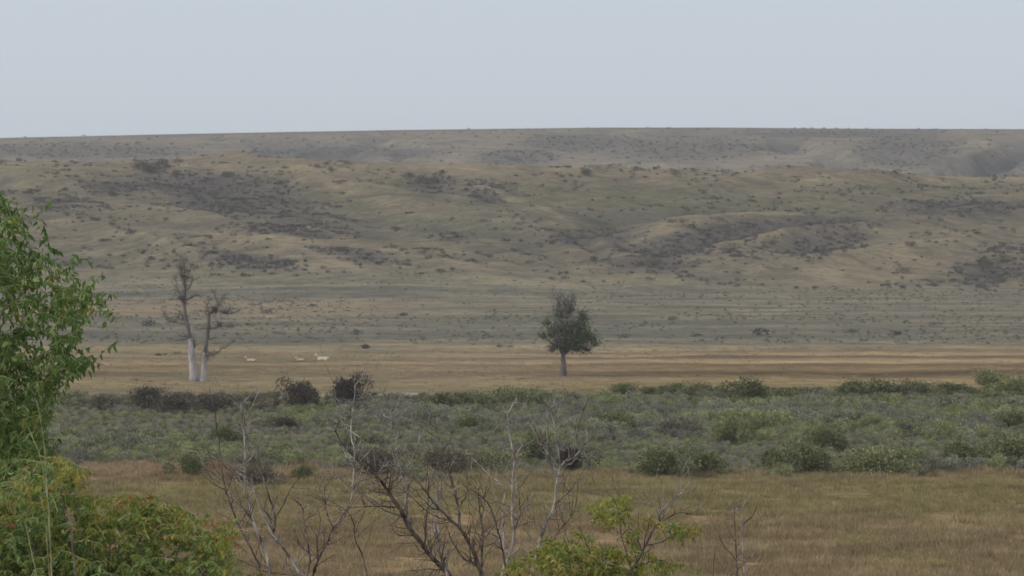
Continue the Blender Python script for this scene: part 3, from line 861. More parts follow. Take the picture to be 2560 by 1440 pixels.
def resample(p, step):
    p = np.asarray(p, float)
    seg = np.linalg.norm(np.diff(p, axis=0), axis=1); t = np.concatenate([[0], np.cumsum(seg)])
    n = max(3, int(t[-1] / step) + 1); q = np.linspace(0, t[-1], n)
    out = np.stack([np.interp(q, t, p[:, k]) for k in range(p.shape[1])], 1)
    sm = out.copy()
    for _ in range(2): sm[1:-1] = 0.25 * sm[:-2] + 0.5 * sm[1:-1] + 0.25 * sm[2:]
    return sm, q / t[-1]

class Wood:
    """a bare tree drawn stem by stem; every stem has its own depth, so the tree is as deep as it is wide"""
    def __init__(self, name, label, cat, d, base_px, seed, twig=1.0, group=None):
        self.g = np.random.default_rng(seed); self.d = d; self.twig = twig
        bx = (base_px - 1280) / FPX * d
        self.base = np.array([bx, d, ground_at(bx, d) - 0.1])
        self.root = tag(empty(name, self.base), label, cat, group)
        self.lines = []
        self.ppm = FPX / d
    def stem(self, pts, Z, r0, r1, mat, rooted=False, name='branch', lean=None, twigs=1.0):
        p = to_px(pts, Z); g = self.g
        if lean is None: lean = g.normal(0, 0.35)
        d0 = self.d + (g.normal(0, 0.12) if rooted else 0)
        snapped = None
        if not rooted and self.lines:
            allp = np.concatenate(self.lines)
            k = np.argmin(((allp[:, :2] - p[0]) ** 2).sum(1))
            d0 = allp[k, 2]
            if np.hypot(*(allp[k, :2] - p[0])) < 16: p[0] = allp[k, :2]
        Ltot = np.linalg.norm(np.diff(p, axis=0), axis=1).sum()
        t = np.concatenate([[0], np.cumsum(np.linalg.norm(np.diff(p, axis=0), axis=1))]) / Ltot
        dep = d0 + lean * t * Ltot / self.ppm + 0.03 * g.normal(size=len(p)) * (t > 0)
        pp, tt = resample(np.column_stack([p, dep]), 7.0)
        pp[1:-1, :2] += g.normal(0, 0.5, (len(pp) - 2, 2))
        self.lines.append(pp)
        W = np.array([at(a, b, c) for a, b, c in pp])
        R = 0.98 * (r0 + (r1 - r0) * tt) / self.ppm * (1 + 0.12 * g.normal(size=len(tt)))
        mb = MB()
        if rooted:
            b = self.base + np.array([g.normal(0, 0.05), g.normal(0, 0.05), 0])
            dirn = unit(W[0] - W[min(4, len(W) - 1)]); L = np.linalg.norm(W[0] - b)
            u = np.linspace(0, 1, 14)[:, None]
            c1 = b + np.array([0, 0, 0.35 * L]); c2 = W[0] + dirn * 0.4 * L
            ext = (1 - u) ** 3 * b + 3 * (1 - u) ** 2 * u * c1 + 3 * (1 - u) * u * u * c2 + u ** 3 * W[0]
            re = (r0 / self.ppm) * np.linspace(1.9, 1.0, 14)
            W2 = np.concatenate([ext[:-1], W]); R2 = np.concatenate([re[:-1], R])
            mb.tube(W2, R2, 7)
        else:
            mb.tube(W, R, 6)
        length = Ltot / self.ppm
        for _ in range(g.poisson(length * 1.3 * self.twig * twigs)):
            k = g.integers(max(1, len(W) // 6), len(W)); dirn = unit(W[k] - W[k - 1]); side = unit(np.cross(dirn, g.normal(size=3)))
            v = unit(dirn * 0.8 + side * 0.8 + np.array([0, 0, 0.35])); Lb = g.uniform(0.35, 0.95) * (1.2 - 0.5 * tt[k])
            u_ = np.linspace(0, 1, 9)[:, None]
            bp_ = W[k] + v * Lb * u_ + np.array([0, 0, 0.25 * Lb]) * u_ ** 2 + np.cumsum(g.normal(0, 0.016, (9, 3)), 0) * (u_ > 0)
            rb = min(R[k] * 0.6, 0.011); mb.tube(bp_, np.linspace(rb, rb * 0.35, 9), 5)
            for q_ in range(1, 9):
                if g.random() < 0.75:
                    v2 = unit(v + unit(g.normal(size=3)) * 1.1); L2 = g.uniform(0.06, 0.3)
                    mb.tube(np.array([bp_[q_], bp_[q_] + v2 * L2 * 0.5 + g.normal(0, 0.008, 3), bp_[q_] + v2 * L2]), [rb * 0.55, rb * 0.45, rb * 0.25], 4)
        for _ in range(g.poisson(length * 12.0 * self.twig * twigs)):
            k = g.integers(1, len(W)); dirn = unit(W[k] - W[k - 1])
            side = unit(np.cross(dirn, g.normal(size=3)))
            v = unit(dirn * g.uniform(0.1, 0.9) + side + np.array([0, 0, 0.25]))
            L = g.uniform(0.05, 0.42) * (1.25 - 0.6 * tt[k])
            q = W[k] + v * L * 0.5 + g.normal(0, 0.05 * L, 3); e = W[k] + v * L + np.array([0, 0, 0.15 * L]) + g.normal(0, 0.08 * L, 3)
            rr = min(R[k] * 0.6, 0.0075)
            mb.tube(np.array([W[k], q, e]), [rr, rr * 0.8, rr * 0.4], 4)
            if g.random() < 0.45:
                v2 = unit(v + 0.9 * unit(g.normal(size=3)))
                mb.tube(np.array([q, q + v2 * L * 0.45]), [rr * 0.7, rr * 0.35], 4)
        return mb.build(name, mat, self.root, self.base)

bd, bp = MAT['bark_dark'], MAT['bark_pale']
w = Wood('dead_sapling', 'thin bare grey stems with two pale upright leaders beside the yellow green sapling', 'dead tree', 62.0, 690, 1)
w.stem([(690, 1440), (690, 1370), (620, 1230), (560, 1120), (520, 1030), (480, 920), (455, 850), (430, 720), (415, 600), (405, 480), (390, 400), (385, 320), (365, 230), (340, 150)], Z6, 3.2, 0.8, bd, True, 'trunk', -0.15)
w.stem([(455, 850), (380, 810), (300, 745)], Z6, 1.6, 0.6, bd)
w.stem([(470, 860), (490, 790), (505, 740)], Z6, 1.4, 0.6, bd)
w.stem([(765, 1440), (750, 1340), (700, 1200), (650, 1080), (620, 960), (595, 840), (590, 700), (595, 560), (580, 460), (565, 350), (560, 250)], Z6, 4.5, 2.0, bp, True, 'trunk', 0.2)
w.stem([(595, 560), (590, 450), (585, 350), (568, 250)], Z6, 2.4, 1.6, bp)
w.stem([(990, 1440), (940, 1390), (880, 1280), (800, 1180), (720, 1050), (690, 970), (665, 880), (610, 800), (580, 740), (520, 725)], Z6, 4.6, 1.2, bp, True, 'trunk', 0.35)
w.stem([(780, 1150), (800, 1060), (785, 970), (740, 850), (700, 720), (650, 620), (610, 550)], Z6, 3.2, 1.2, bd, twigs=0.6)
w.stem([(690, 690), (684, 600), (672, 490)], Z6, 1.6, 0.7, bp)
w.stem([(790, 980), (800, 920), (812, 865)], Z6, 1.5, 0.7, bp)
w.stem([(625, 840), (630, 780), (635, 730)], Z6, 1.5, 0.6, bp)
w.stem([(655, 860), (662, 800), (672, 755)], Z6, 1.5, 0.6, bp)
w.stem([(620, 995), (585, 990), (555, 993)], Z6, 1.6, 0.7, bd)
w.stem([(650, 1110), (600, 1070), (545, 1050)], Z6, 1.6, 0.6, bd)
w.stem([(600, 915), (565, 880)], Z6, 1.6, 0.7, bd)
w.stem([(640, 1080), (570, 960), (530, 860), (515, 790)], Z6, 1.8, 0.7, bd)
w.stem([(1000, 1440), (800, 1420), (700, 1405), (640, 1370), (530, 1320)], Z6, 1.8, 0.8, bd, True)

w = Wood('dead_sapling', 'small forked dead sapling with a pale arching twig and one tall pale leader', 'dead tree', 60.0, 785, 2)
w.stem([(1015, 1440), (1040, 1320), (1015, 1180), (995, 1060), (985, 960)], Z6, 3.6, 1.6, bd, True, 'trunk', 0.2)
w.stem([(985, 960), (950, 925), (900, 898)], Z6, 1.4, 0.6, bd)
w.stem([(985, 950), (1050, 940), (1090, 970), (1115, 1050), (1100, 1130)], Z6, 1.3, 0.8, bp)
w.stem([(1055, 1440), (1090, 1340), (1150, 1220), (1200, 1100)], Z6, 4.2, 3.0, bd, True, 'trunk', -0.1)
w.stem([(1200, 1095), (1165, 1040), (1145, 960), (1138, 800)], Z6, 2.4, 1.0, bd)
w.stem([(1200, 1095), (1260, 1040), (1300, 990), (1320, 930), (1335, 820), (1342, 700), (1350, 600), (1320, 460), (1328, 340), (1348, 210), (1350, 120)], Z6, 2.8, 1.6, bp, lean=0.5)
w.stem([(1325, 470), (1290, 420), (1250, 370)], Z6, 1.4, 0.6, bp)
w.stem([(1340, 560), (1385, 500), (1400, 440)], Z6, 1.6, 0.6, bp)
w.stem([(1080, 1330), (1085, 1200), (1100, 1130), (1160, 1140)], Z6, 2.4, 1.2, bd)
w.stem([(1000, 1060), (1040, 1030), (1085, 1010)], Z6, 1.6, 0.7, bd)
w.stem([(1435, 1440), (1400, 1290), (1345, 1180), (1340, 1060), (1300, 990), (1180, 920), (1090, 885)], Z6, 2.2, 0.8, bd, True)

w = Wood('dead_tree', 'largest bare dead tree, thick trunk leaning towards the dark bushes', 'dead tree', 66.0, 1150, 3, 1.5)
w.stem([(2010, 1440), (1880, 1310), (1800, 1200), (1720, 1100), (1680, 1010), (1640, 950), (1580, 860), (1530, 780), (1470, 720), (1380, 650), (1310, 580), (1250, 510), (1210, 430)], Z6, 7.2, 1.6, bd, True, 'trunk', -0.3)
w.stem([(1210, 430), (1175, 425), (1140, 410)], Z6, 1.6, 0.8, bp)
w.stem([(1640, 960), (1500, 955), (1410, 960), (1320, 970)], Z6, 2.6, 1.0, bd)
w.stem([(1690, 1030), (1560, 990), (1450, 920), (1380, 860), (1350, 830)], Z6, 2.4, 0.8, bd)
w.stem([(1580, 860), (1480, 860), (1420, 830)], Z6, 1.8, 0.8, bd)
w.stem([(1550, 820), (1470, 790), (1400, 765)], Z6, 2.0, 0.8, bp, twigs=2)
w.stem([(1470, 720), (1390, 712), (1320, 705)], Z6, 2.0, 0.8, bp, twigs=2)
w.stem([(1590, 860), (1595, 770), (1600, 690)], Z6, 2.6, 0.9, bd, twigs=2)
w.stem([(1580, 850), (1640, 860), (1690, 862)], Z6, 2.0, 0.9, bp, twigs=2)
w.stem([(1590, 800), (1650, 760), (1700, 755)], Z6, 1.8, 0.8, bp, twigs=2.5)
w.stem([(1500, 745), (1540, 690), (1560, 640)], Z6, 1.8, 0.8, bp, twigs=2.5)
w.stem([(1450, 700), (1440, 650), (1420, 630)], Z6, 1.6, 0.7, bp, twigs=2.5)
w.stem([(1550, 680), (1610, 672), (1665, 676)], Z6, 1.8, 1.0, bp)
w.stem([(1300, 565), (1340, 565), (1390, 576)], Z6, 1.8, 0.9, bp)
w.stem([(1380, 480), (1275, 402), (1200, 360), (1120, 320), (1060, 290), (1030, 268)], Z6, 1.8, 1.0, bp)
w.stem([(1340, 620), (1280, 622), (1225, 618)], Z6, 1.5, 0.7, bp)
w.stem([(1240, 770), (1180, 745), (1115, 727)], Z6, 1.8, 1.0, bp)
w.stem([(1990, 1440), (1930, 1250), (1922, 1050), (1918, 900), (1925, 760), (1880, 700)], Z6, 4.2, 1.8, bp, True, 'trunk', 0.4)
w.stem([(1745, 1150), (1715, 1050), (1702, 920), (1690, 800), (1650, 640), (1640, 500), (1612, 400), (1600, 300), (1605, 230)], Z6, 3.8, 1.2, bp, lean=0.3)
w.stem([(1605, 235), (1570, 205), (1540, 175)], Z6, 1.2, 0.7, bd)
w.stem([(1760, 1180), (1640, 1160), (1570, 1040)], Z6, 1.8, 0.7, bd)
w.stem([(1900, 1330), (1820, 1330), (1760, 1325)], Z6, 1.6, 0.7, bd)
w.stem([(2000, 1400), (1850, 1390), (1700, 1408)], Z6, 2.2, 0.8, bd)
w.stem([(1880, 1310), (1850, 1180), (1830, 1060), (1850, 960)], Z6, 1.8, 0.7, bd)
w.stem([(1940, 1400), (1960, 1250), (1975, 1150)], Z6, 2.2, 0.8, bd)

w = Wood('dead_tree', 'dark many stemmed dead tree crossing the largest one, stems fanning upwards', 'dead tree', 64.0, 1205, 4, 1.3)
w.stem([(2230, 1440), (2210, 1370), (2150, 1230), (2080, 1110), (1980, 1020), (1900, 940), (1850, 870), (1790, 790), (1740, 750)], Z6, 6.0, 1.2, bd, True, 'trunk', -0.2)
w.stem([(2080, 1110), (2072, 1000), (2045, 880), (2020, 790), (1990, 690), (1960, 600), (1940, 500), (1912, 430), (1900, 330)], Z6, 4.0, 1.0, bd, lean=0.3)
w.stem([(1960, 605), (1900, 600), (1840, 570)], Z6, 1.5, 0.7, bd)
w.stem([(2020, 680), (1960, 680), (1900, 650)], Z6, 1.4, 0.7, bp)
w.stem([(2190, 1372), (2100, 1320), (2020, 1200), (1980, 1090)], Z6, 2.8, 0.9, bd)
w.stem([(280, 1420), (300, 1150), (275, 1000), (262, 830)], Z7, 3.2, 1.2, bd, True, 'trunk', 0.1)
w.stem([(300, 1145), (335, 1110), (362, 1080)], Z7, 1.8, 0.8, bd)
w.stem([(270, 1190), (240, 1120), (225, 1050)], Z7, 1.8, 0.8, bd)
w.stem([(440, 1300), (430, 1250), (390, 1080), (350, 960), (280, 880), (160, 810)], Z7, 2.6, 0.8, bd, True)
w.stem([(150, 815), (100, 840), (50, 855)], Z7, 1.4, 0.6, bp)
w.stem([(440, 1260), (380, 1220), (320, 1185)], Z7, 1.6, 0.6, bd)
w.stem([(290, 1160), (210, 1130), (130, 1150)], Z7, 1.6, 0.6, bd)

w = Wood('dead_sapling', 'pale straight birch like dead stem forking at the top below the lone tree', 'dead tree', 71.0, 1270, 5, 1.0)
w.stem([(430, 1440), (500, 1240), (515, 1150), (502, 1050), (500, 900), (505, 760), (518, 620), (492, 520), (480, 420), (466, 320)], Z7, 4.6, 1.8, bp, True, 'trunk', 0.1)
w.stem([(466, 315), (440, 270), (415, 235)], Z7, 1.6, 0.7, bp)
w.stem([(468, 310), (515, 245), (538, 180)], Z7, 1.8, 0.7, bp)
w.stem([(455, 335), (400, 312), (345, 298)], Z7, 1.4, 0.6, bp)
w.stem([(518, 660), (545, 570), (578, 530), (600, 490)], Z7, 2.2, 0.8, bp)
w.stem([(495, 566), (440, 556), (403, 550)], Z7, 1.5, 0.8, bp)
w.stem([(440, 1440), (440, 1150), (432, 1000), (448, 880), (442, 815), (340, 740), (290, 690), (230, 630)], Z7, 2.8, 0.9, bp, True)
w.stem([(515, 1140), (560, 1000), (545, 880), (540, 750)], Z7, 2.0, 0.8, bd)
w.stem([(530, 1110), (620, 1070), (700, 1060)], Z7, 1.4, 0.6, bd)
w.stem([(505, 960), (430, 940), (340, 910)], Z7, 1.4, 0.6, bd)
w.stem([(440, 800), (330, 780), (400, 780)][:2], Z7, 1.4, 0.6, bp)

w = Wood('dead_sapling', 'dead sapling with a dark hooked limb in front of the near black bush', 'dead tree', 69.0, 1340, 6, 0.9)
w.stem([(640, 1440), (680, 1240), (720, 1110), (770, 1010), (800, 930), (800, 850), (815, 770), (780, 700), (760, 640), (745, 560), (740, 440), (750, 350), (770, 280)], Z7, 5.0, 1.6, bp, True, 'trunk', 0.15)
w.stem([(770, 280), (800, 262), (840, 230), (880, 190)], Z7, 1.8, 0.7, bp)
w.stem([(770, 280), (745, 270)], Z7, 2.2, 1.4, bd)
w.stem([(815, 765), (830, 690), (860, 640), (920, 635), (970, 570), (1030, 490), (1090, 430)], Z7, 3.2, 0.8, bp)
w.stem([(830, 690), (825, 600), (810, 530), (795, 450), (785, 350), (772, 290)], Z7, 2.4, 1.8, bp)
w.stem([(800, 940), (860, 890), (910, 840), (940, 790)], Z7, 2.0, 0.8, bd)
w.stem([(700, 1440), (760, 1240), (820, 1130), (880, 1060), (930, 990), (950, 900), (955, 790)], Z7, 2.2, 0.9, bd, True)
w.stem([(920, 635), (930, 520), (955, 410), (985, 310), (1020, 210)], Z7, 1.6, 2.2, bp, twigs=0.3)
w.stem([(808, 1120), (806, 1040), (802, 950)], Z7, 1.6, 0.8, bd)
w.stem([(870, 745), (840, 760)][::-1] + [(900, 720)], Z7, 1.4, 0.6, bd)

w = Wood('dead_sapling', 'two slim dead stems, one forked, alone on the brown meadow', 'dead tree', 64.0, 1852, 7, 0.7)
w.stem([(2056, 1440), (2055, 1340), (2042, 1100), (2035, 930)], Z7, 2.2, 0.7, bd, True, 'trunk', 0.1)
w.stem([(2112, 1440), (2100, 1280), (2095, 1080), (2085, 970), (2045, 975)], Z7, 3.2, 1.3, bp, True, 'trunk', -0.1)
w.stem([(2100, 1085), (2170, 1020), (2195, 940)], Z7, 2.2, 1.0, bd)
w.stem([(2020, 1430), (2070, 1390), (2140, 1310)], Z7, 1.6, 0.8, bd, True)
w.stem([(1890, 1440), (1896, 1340), (1906, 1240)], Z7, 1.5, 0.7, bd, True)

w = Wood('dry_stalks', 'pale bare stalks rising before the leafy green tree', 'stalks', 37.0, 150, 8, 0.1)
sp_ = MAT['stem_pale']
w.stem([(420, 1440), (405, 920), (370, 680), (320, 430), (250, 270), (210, 175)], Z1, 2.0, 0.7, sp_, True, 'stalk', 0.1)
w.stem([(620, 1440), (580, 1040), (540, 900), (490, 720), (440, 590), (380, 500)], Z1, 3.0, 0.8, bd, True, 'stalk', 0.1)
w.stem([(400, 1000), (365, 400), (340, 200), (300, 0)], Z1, 1.4, 0.7, sp_, True, 'stalk', 0.1)
w.stem([(380, 1100), (360, 890), (325, 780)], Z1, 1.6, 0.8, sp_, True, 'stalk', 0.1)
w.stem([(300, 1440), (200, 980), (105, 890)], Z1, 1.4, 0.6, sp_, True, 'stalk', 0.1)

# ------------------------------------------------------------------ leafy trees near the lens
def in_poly(px, py, poly):
    poly = np.asarray(poly, float); inside = np.zeros(len(px), bool); j = len(poly) - 1
    for i in range(len(poly)):
        xi, yi = poly[i]; xj, yj = poly[j]
        m = ((yi > py) != (yj > py)) & (px < (xj - xi) * (py - yi) / (yj - yi + 1e-9) + xi)
        inside ^= m; j = i
    return inside

class Crown:
    def __init__(self, root, origin, seed):
        self.root = root; self.o = np.asarray(origin); self.g = np.random.default_rng(seed)
        self.b = []; self.dr = []; self.L = []; self.W = []; self.nn = []; self.m = []; self.mb = MB()
    def shoot(self, tip, direc, length, nleaf, leaf, mats_p, droop=0.25):
        g = self.g
        t = np.linspace(0, 1, 6)[:, None]
        start = tip - direc * length
        pts = start + direc * length * t - np.array([0, 0, 1]) * droop * length * (t ** 2) + g.normal(0, 0.012 * length, (6, 3))
        self.mb.tube(pts, np.linspace(0.0042, 0.0015, 6), 3)
        u = np.linspace(0.12, 1.0, nleaf) * 5
        P = np.stack([np.interp(u, range(6), pts[:, k]) for k in range(3)], 1)
        side = unit(np.cross(direc, np.array([0, 0, 1.0])))
        sg = np.where(np.arange(nleaf) % 2 == 0, 1, -1)[:, None]
        dr = direc * g.uniform(0.0, 0.7, (nleaf, 1)) + side * sg * g.uniform(0.1, 0.9, (nleaf, 1)) + np.array([0, 0, -1]) * g.uniform(0.1, 1.4, (nleaf, 1)) + g.normal(0, 0.32, (nleaf, 3))
        L = leaf * g.uniform(0.6, 1.25, nleaf)
        self.b.append(P); self.dr.append(unit(dr)); self.L.append(L); self.W.append(L * g.uniform(0.3, 0.45, nleaf))
        self.nn.append(np.array([0, -0.25, 1.0]) + g.normal(0, 0.55, (nleaf, 3)))
        m = g.choice(len(mats_p), p=mats_p)
        self.m.append(np.where(g.random(nleaf) < 0.75, m, g.choice(len(mats_p), nleaf, p=mats_p)))
    def finish(self, mats, n_single, twig_mat):
        b = np.concatenate(self.b); dr = np.concatenate(self.dr); L = np.concatenate(self.L); W = np.concatenate(self.W); nn = np.concatenate(self.nn); m = np.concatenate(self.m)
        px, py = project(b[:, 0], b[:, 1], b[:, 2])
        inside = (px > 5) & (px < 2555) & (py > 5) & (py < 1435)
        sc = np.where(inside, -b[:, 1], -1e9)
        # leaves nearest to the lens that show apart from each other are leaves of their own
        cand = np.argsort(-sc)[:n_single * 4]
        sel = self.g.choice(cand, n_single, replace=False)
        msk = np.ones(len(b), bool); msk[sel] = False
        v, f = leaves_np(b[msk], dr[msk], L[msk], W[msk], nn[msk])
        o = link('foliage', mesh_np('foliage', v - self.o, f, mats, np.repeat(m[msk], 8)), self.root); o['kind'] = 'stuff'
        unitleaf = []
        for mt in mats:
            v, f = leaves_np(np.zeros((1, 3)), np.array([[0, 1.0, 0]]), [1.0], [0.42], np.array([[0, 0, 1.0]]))
            unitleaf.append(mesh_np('leaf', v, f, [mt]))
        from mathutils import Matrix
        for k in sel:
            d = unit(dr[k]); n_ = unit(nn[k] - d * (d @ nn[k])); s = np.cross(d, n_)
            lf = link('leaf', unitleaf[m[k]], self.root)
            M = np.eye(4); M[:3, 0] = s * W[k] / 0.42; M[:3, 1] = d * L[k]; M[:3, 2] = n_ * L[k]; M[:3, 3] = b[k] - self.o
            lf.matrix_local = Matrix(M.tolist())
        self.mb.build('twigs', twig_mat, self.root, self.o)

# the big green tree at the edge of the frame
D0 = 45.0
POLY = [(x / 2.1825, 440 + y / 2.1825) for x, y in [(-60, 0), (10, 30), (60, 60), (95, 130), (105, 200), (160, 240), (165, 310), (240, 310), (280, 370), (350, 365), (440, 410), (450, 440), (400, 480), (340, 505), (390, 550), (500, 580), (585, 625), (585, 665), (500, 660), (485, 740), (450, 770), (440, 850), (400, 850), (410, 900), (530, 945), (540, 985), (440, 980), (430, 1050), (370, 1030), (340, 1010), (300, 1060), (360, 1100), (325, 1160), (250, 1140), (230, 1190), (320, 1220), (200, 1240), (250, 1300), (260, 1370), (300, 1365), (270, 1440), (290, 1560), (260, 1700), (120, 1900), (90, 2300), (-400, 2400), (-1400, 1900), (-1500, 900), (-900, 200)]]
bx = (-480 - 1280) / FPX * D0; base = np.array([bx, D0 + 0.3, ground_at(bx, D0 + 0.3) - 0.1])
root = tag(empty('leafy_tree', base), 'big leafy green tree with drooping pointed leaves entering at the frame edge', 'tree')
g = np.random.default_rng(50)
cr = Crown(root, base, 51)
tr = MB(); top = at(-420, 760, D0)
tr.tube(np.array([base, base * 0.6 + top * 0.4 + [0.1, 0, 0], top]), [0.2, 0.13, 0.04], 9); tr.build('trunk', MAT['bark_grey'], root, base)
px = g.uniform(-650, 275, 16000); py = g.uniform(430, 1560, 16000)
ok = in_poly(px, py, POLY); px, py = px[ok], py[ok]
w_ = np.where(px > -40, np.maximum(np.clip(0.62 + 1.5 * fbm(px / 60, py / 48, 501, 3), 0.05, 1), 0.75 * ((px < 95) & (py > 980))), 0.28); ok = g.random(len(px)) < w_ * 0.6; px, py = px[ok], py[ok]
px = np.concatenate([px, g.uniform(-30, 125, 260)]); py = np.concatenate([py, g.uniform(1020, 1290, 260)])
for a, b in zip(px, py):
    dep = D0 + g.normal(0, 0.75)
    tip = at(a, b, dep)
    di = unit(np.array([g.normal(0.45, 0.55), g.normal(0, 0.5), g.normal(0.3, 0.5)]))
    cr.shoot(tip, di, g.uniform(0.12, 0.4), int(g.integers(6, 12)), 0.084, [0.9, 0.1], g.uniform(0.1, 0.6))
for q in range(16):
    s = base + (top - base) * g.uniform(0.35, 0.98); e = at(g.uniform(20, 170), g.uniform(620, 1300), D0 + g.normal(0, 0.6))
    mid = (s + e) / 2 + np.array([0, 0, g.uniform(0.05, 0.35)])
    u = np.linspace(0, 1, 12)[:, None]
    lm = MB(); lm.tube((1 - u) ** 2 * s + 2 * u * (1 - u) * mid + u * u * e, np.linspace(0.03, 0.006, 12), 6); lm.build('branch', MAT['bark_grey'], root, base)
cr.finish([MAT['leaf_green'], MAT['leaf_lime']], 300, MAT['stem_pale'])

# yellowing sapling in the corner
D1 = 39.0
TOP = to_px([(-900, 700), (100, 640), (330, 440), (420, 380), (560, 420), (640, 450), (660, 560), (700, 640), (740, 670), (830, 700), (900, 760), (980, 690), (1100, 660), (1260, 730), (1360, 800), (1550, 790), (1600, 850), (1720, 880), (1890, 940), (1920, 1050), (1860, 1150), (1900, 1230), (1880, 1330), (1960, 1440), (1960, 1900), (1300, 2300), (200, 2300), (-900, 2000)], Z1)
bx = (250 - 1280) / FPX * D1; base = np.array([bx, D1, ground_at(bx, D1) - 0.1])
root = tag(empty('yellowing_sapling', base), 'yellow green leafy sapling with orange tinged tips in the lower corner', 'tree')
cr = Crown(root, base, 61); g = np.random.default_rng(60)
tr = MB(); top = at(230, 1400, D1); tr.tube(np.array([base, (base + top) / 2 + [0.1, 0, 0], top]), [0.09, 0.07, 0.04], 8); tr.build('trunk', MAT['bark_grey'], root, base)
for q in range(18):
    e = at(g.uniform(20, 560), g.uniform(1260, 1420), D1 + g.normal(0, 0.5)); s = base + (top - base) * g.uniform(0.5, 1)
    mid = (s + e) / 2 + np.array([0, 0, -0.25]); u = np.linspace(0, 1, 12)[:, None]
    lm = MB(); lm.tube((1 - u) ** 2 * s + 2 * u * (1 - u) * mid + u * u * e, np.linspace(0.022, 0.005, 12), 6); lm.build('branch', MAT['bark_grey'], root, base)
px = g.uniform(-160, 610, 9000); py = g.uniform(1100, 1640, 9000)
ok = in_poly(px, py, TOP); px, py = px[ok], py[ok]
ok = g.random(len(px)) < np.clip(0.62 + 1.2 * fbm(px / 45, py / 40, 503, 3), 0.08, 1.0); px, py = px[ok], py[ok]
for a, b in zip(px, py):
    above = in_poly(np.array([a, a, a]), np.array([b - 40, b - 80, b - 140]), TOP)
    edge = 3 - above.sum()
    P = [[0.62, 0.34, 0.035, 0.005], [0.5, 0.42, 0.06, 0.02], [0.3, 0.52, 0.14, 0.04], [0.2, 0.5, 0.2, 0.1]][edge]
    if a < 150: P = [0.7 * P[0] + 0.3, 0.7 * P[1], 0.7 * P[2], 0.7 * P[3]]
    dep = D1 + g.normal(0, 0.5)
    di = unit(np.array([g.normal(0.1, 0.6), g.normal(0, 0.5), g.uniform(0.1, 1.1)]))
    cr.shoot(at(a, b, dep), di, g.uniform(0.12, 0.3), int(g.integers(8, 14)), 0.054, P, 0.4)
cr.finish([MAT['leaf_green'], MAT['leaf_lime'], MAT['leaf_yellow'], MAT['leaf_orange']], 300, MAT['stem_pale'])

# yellow green sapling with bare limbs
D2 = 58.0
w = Wood('leafy_sapling', 'half bare sapling with yellow green leaf clumps and dark crooked limbs', 'tree', D2, 1560, 9, 0.8)
w.stem([(1300, 1460), (1380, 1310), (1410, 1260), (1460, 1150), (1500, 1080), (1560, 1050), (1640, 1000), (1740, 1010)], Z7, 4.2, 0.9, bd, True, 'trunk', 0.1)
w.stem([(1505, 1075), (1520, 1000), (1600, 920), (1690, 850), (1730, 780)], Z7, 2.6, 0.8, bp, twigs=2)
w.stem([(1515, 1015), (1470, 940), (1400, 860)], Z7, 2.2, 0.8, bp, twigs=2)
w.stem([(1400, 1265), (1350, 1150), (1310, 1100), (1240, 1180)], Z7, 2.4, 0.9, bd)
w.stem([(1400, 1270), (1340, 1220), (1230, 1188)], Z7, 2.2, 0.9, bd)
w.stem([(1420, 1240), (1550, 1200), (1600, 1160), (1700, 1180), (1750, 1160)], Z7, 2.2, 0.9, bd)
w.stem([(1330, 1400), (1250, 1150), (1240, 1000), (1200, 900)], Z7, 2.0, 0.8, bd)
w.stem([(1340, 1390), (1450, 1340), (1560, 1330)], Z7, 1.8, 0.8, bd)
w.stem([(1200, 1480), (1000, 1350), (850, 1250), (700, 1200)], Z7, 2.6, 0.9, bd, True)
w.stem([(1200, 1480), (1050, 1300), (1000, 1180), (960, 1100)], Z7, 2.2, 0.9, bd, True)
cr = Crown(w.root, w.base, 71); g = np.random.default_rng(70)
for cx, cy, rx, ry, n, P in [(1200, 930, 120, 95, 46, 0), (1110, 900, 40, 30, 6, 0), (1120, 1010, 30, 60, 8, 0), (1280, 870, 45, 45, 12, 0), (1000, 1290, 330, 110, 190, 0), (780, 1220, 110, 70, 48, 0), (560, 1330, 110, 60, 34, 0),
                            (1200, 1400, 250, 60, 80, 0), (960, 1110, 35, 30, 6, 0), (1680, 1090, 130, 70, 26, 1), (1590, 1050, 70, 50, 10, 1), (1350, 1090, 80, 90, 18, 0), (1560, 1340, 90, 50, 18, 0), (1420, 1300, 120, 60, 20, 0), (950, 1550, 450, 120, 150, 0), (1430, 1010, 30, 25, 5, 2)]:
    for _ in range(n):
        r = math.sqrt(g.random()); th = g.uniform(0, 6.283)
        a, b = to_px([(cx + rx * r * math.cos(th), cy + ry * r * math.sin(th))], Z7)[0]
        di = unit(np.array([g.normal(0, 0.6), g.normal(0, 0.5), g.uniform(0.1, 1.0)]))
        cr.shoot(at(a, b, D2 + g.normal(0, 0.35)), di, g.uniform(0.12, 0.28), int(g.integers(6, 11)), 0.07, [[0.12, 0.74, 0.13, 0.01], [0.1, 0.5, 0.32, 0.08], [0.0, 0.2, 0.4, 0.4]][P], 0.35)
cr.finish([MAT['leaf_green'], MAT['leaf_lime'], MAT['leaf_yellow'], MAT['leaf_orange']], 300, MAT['stem_pale'])

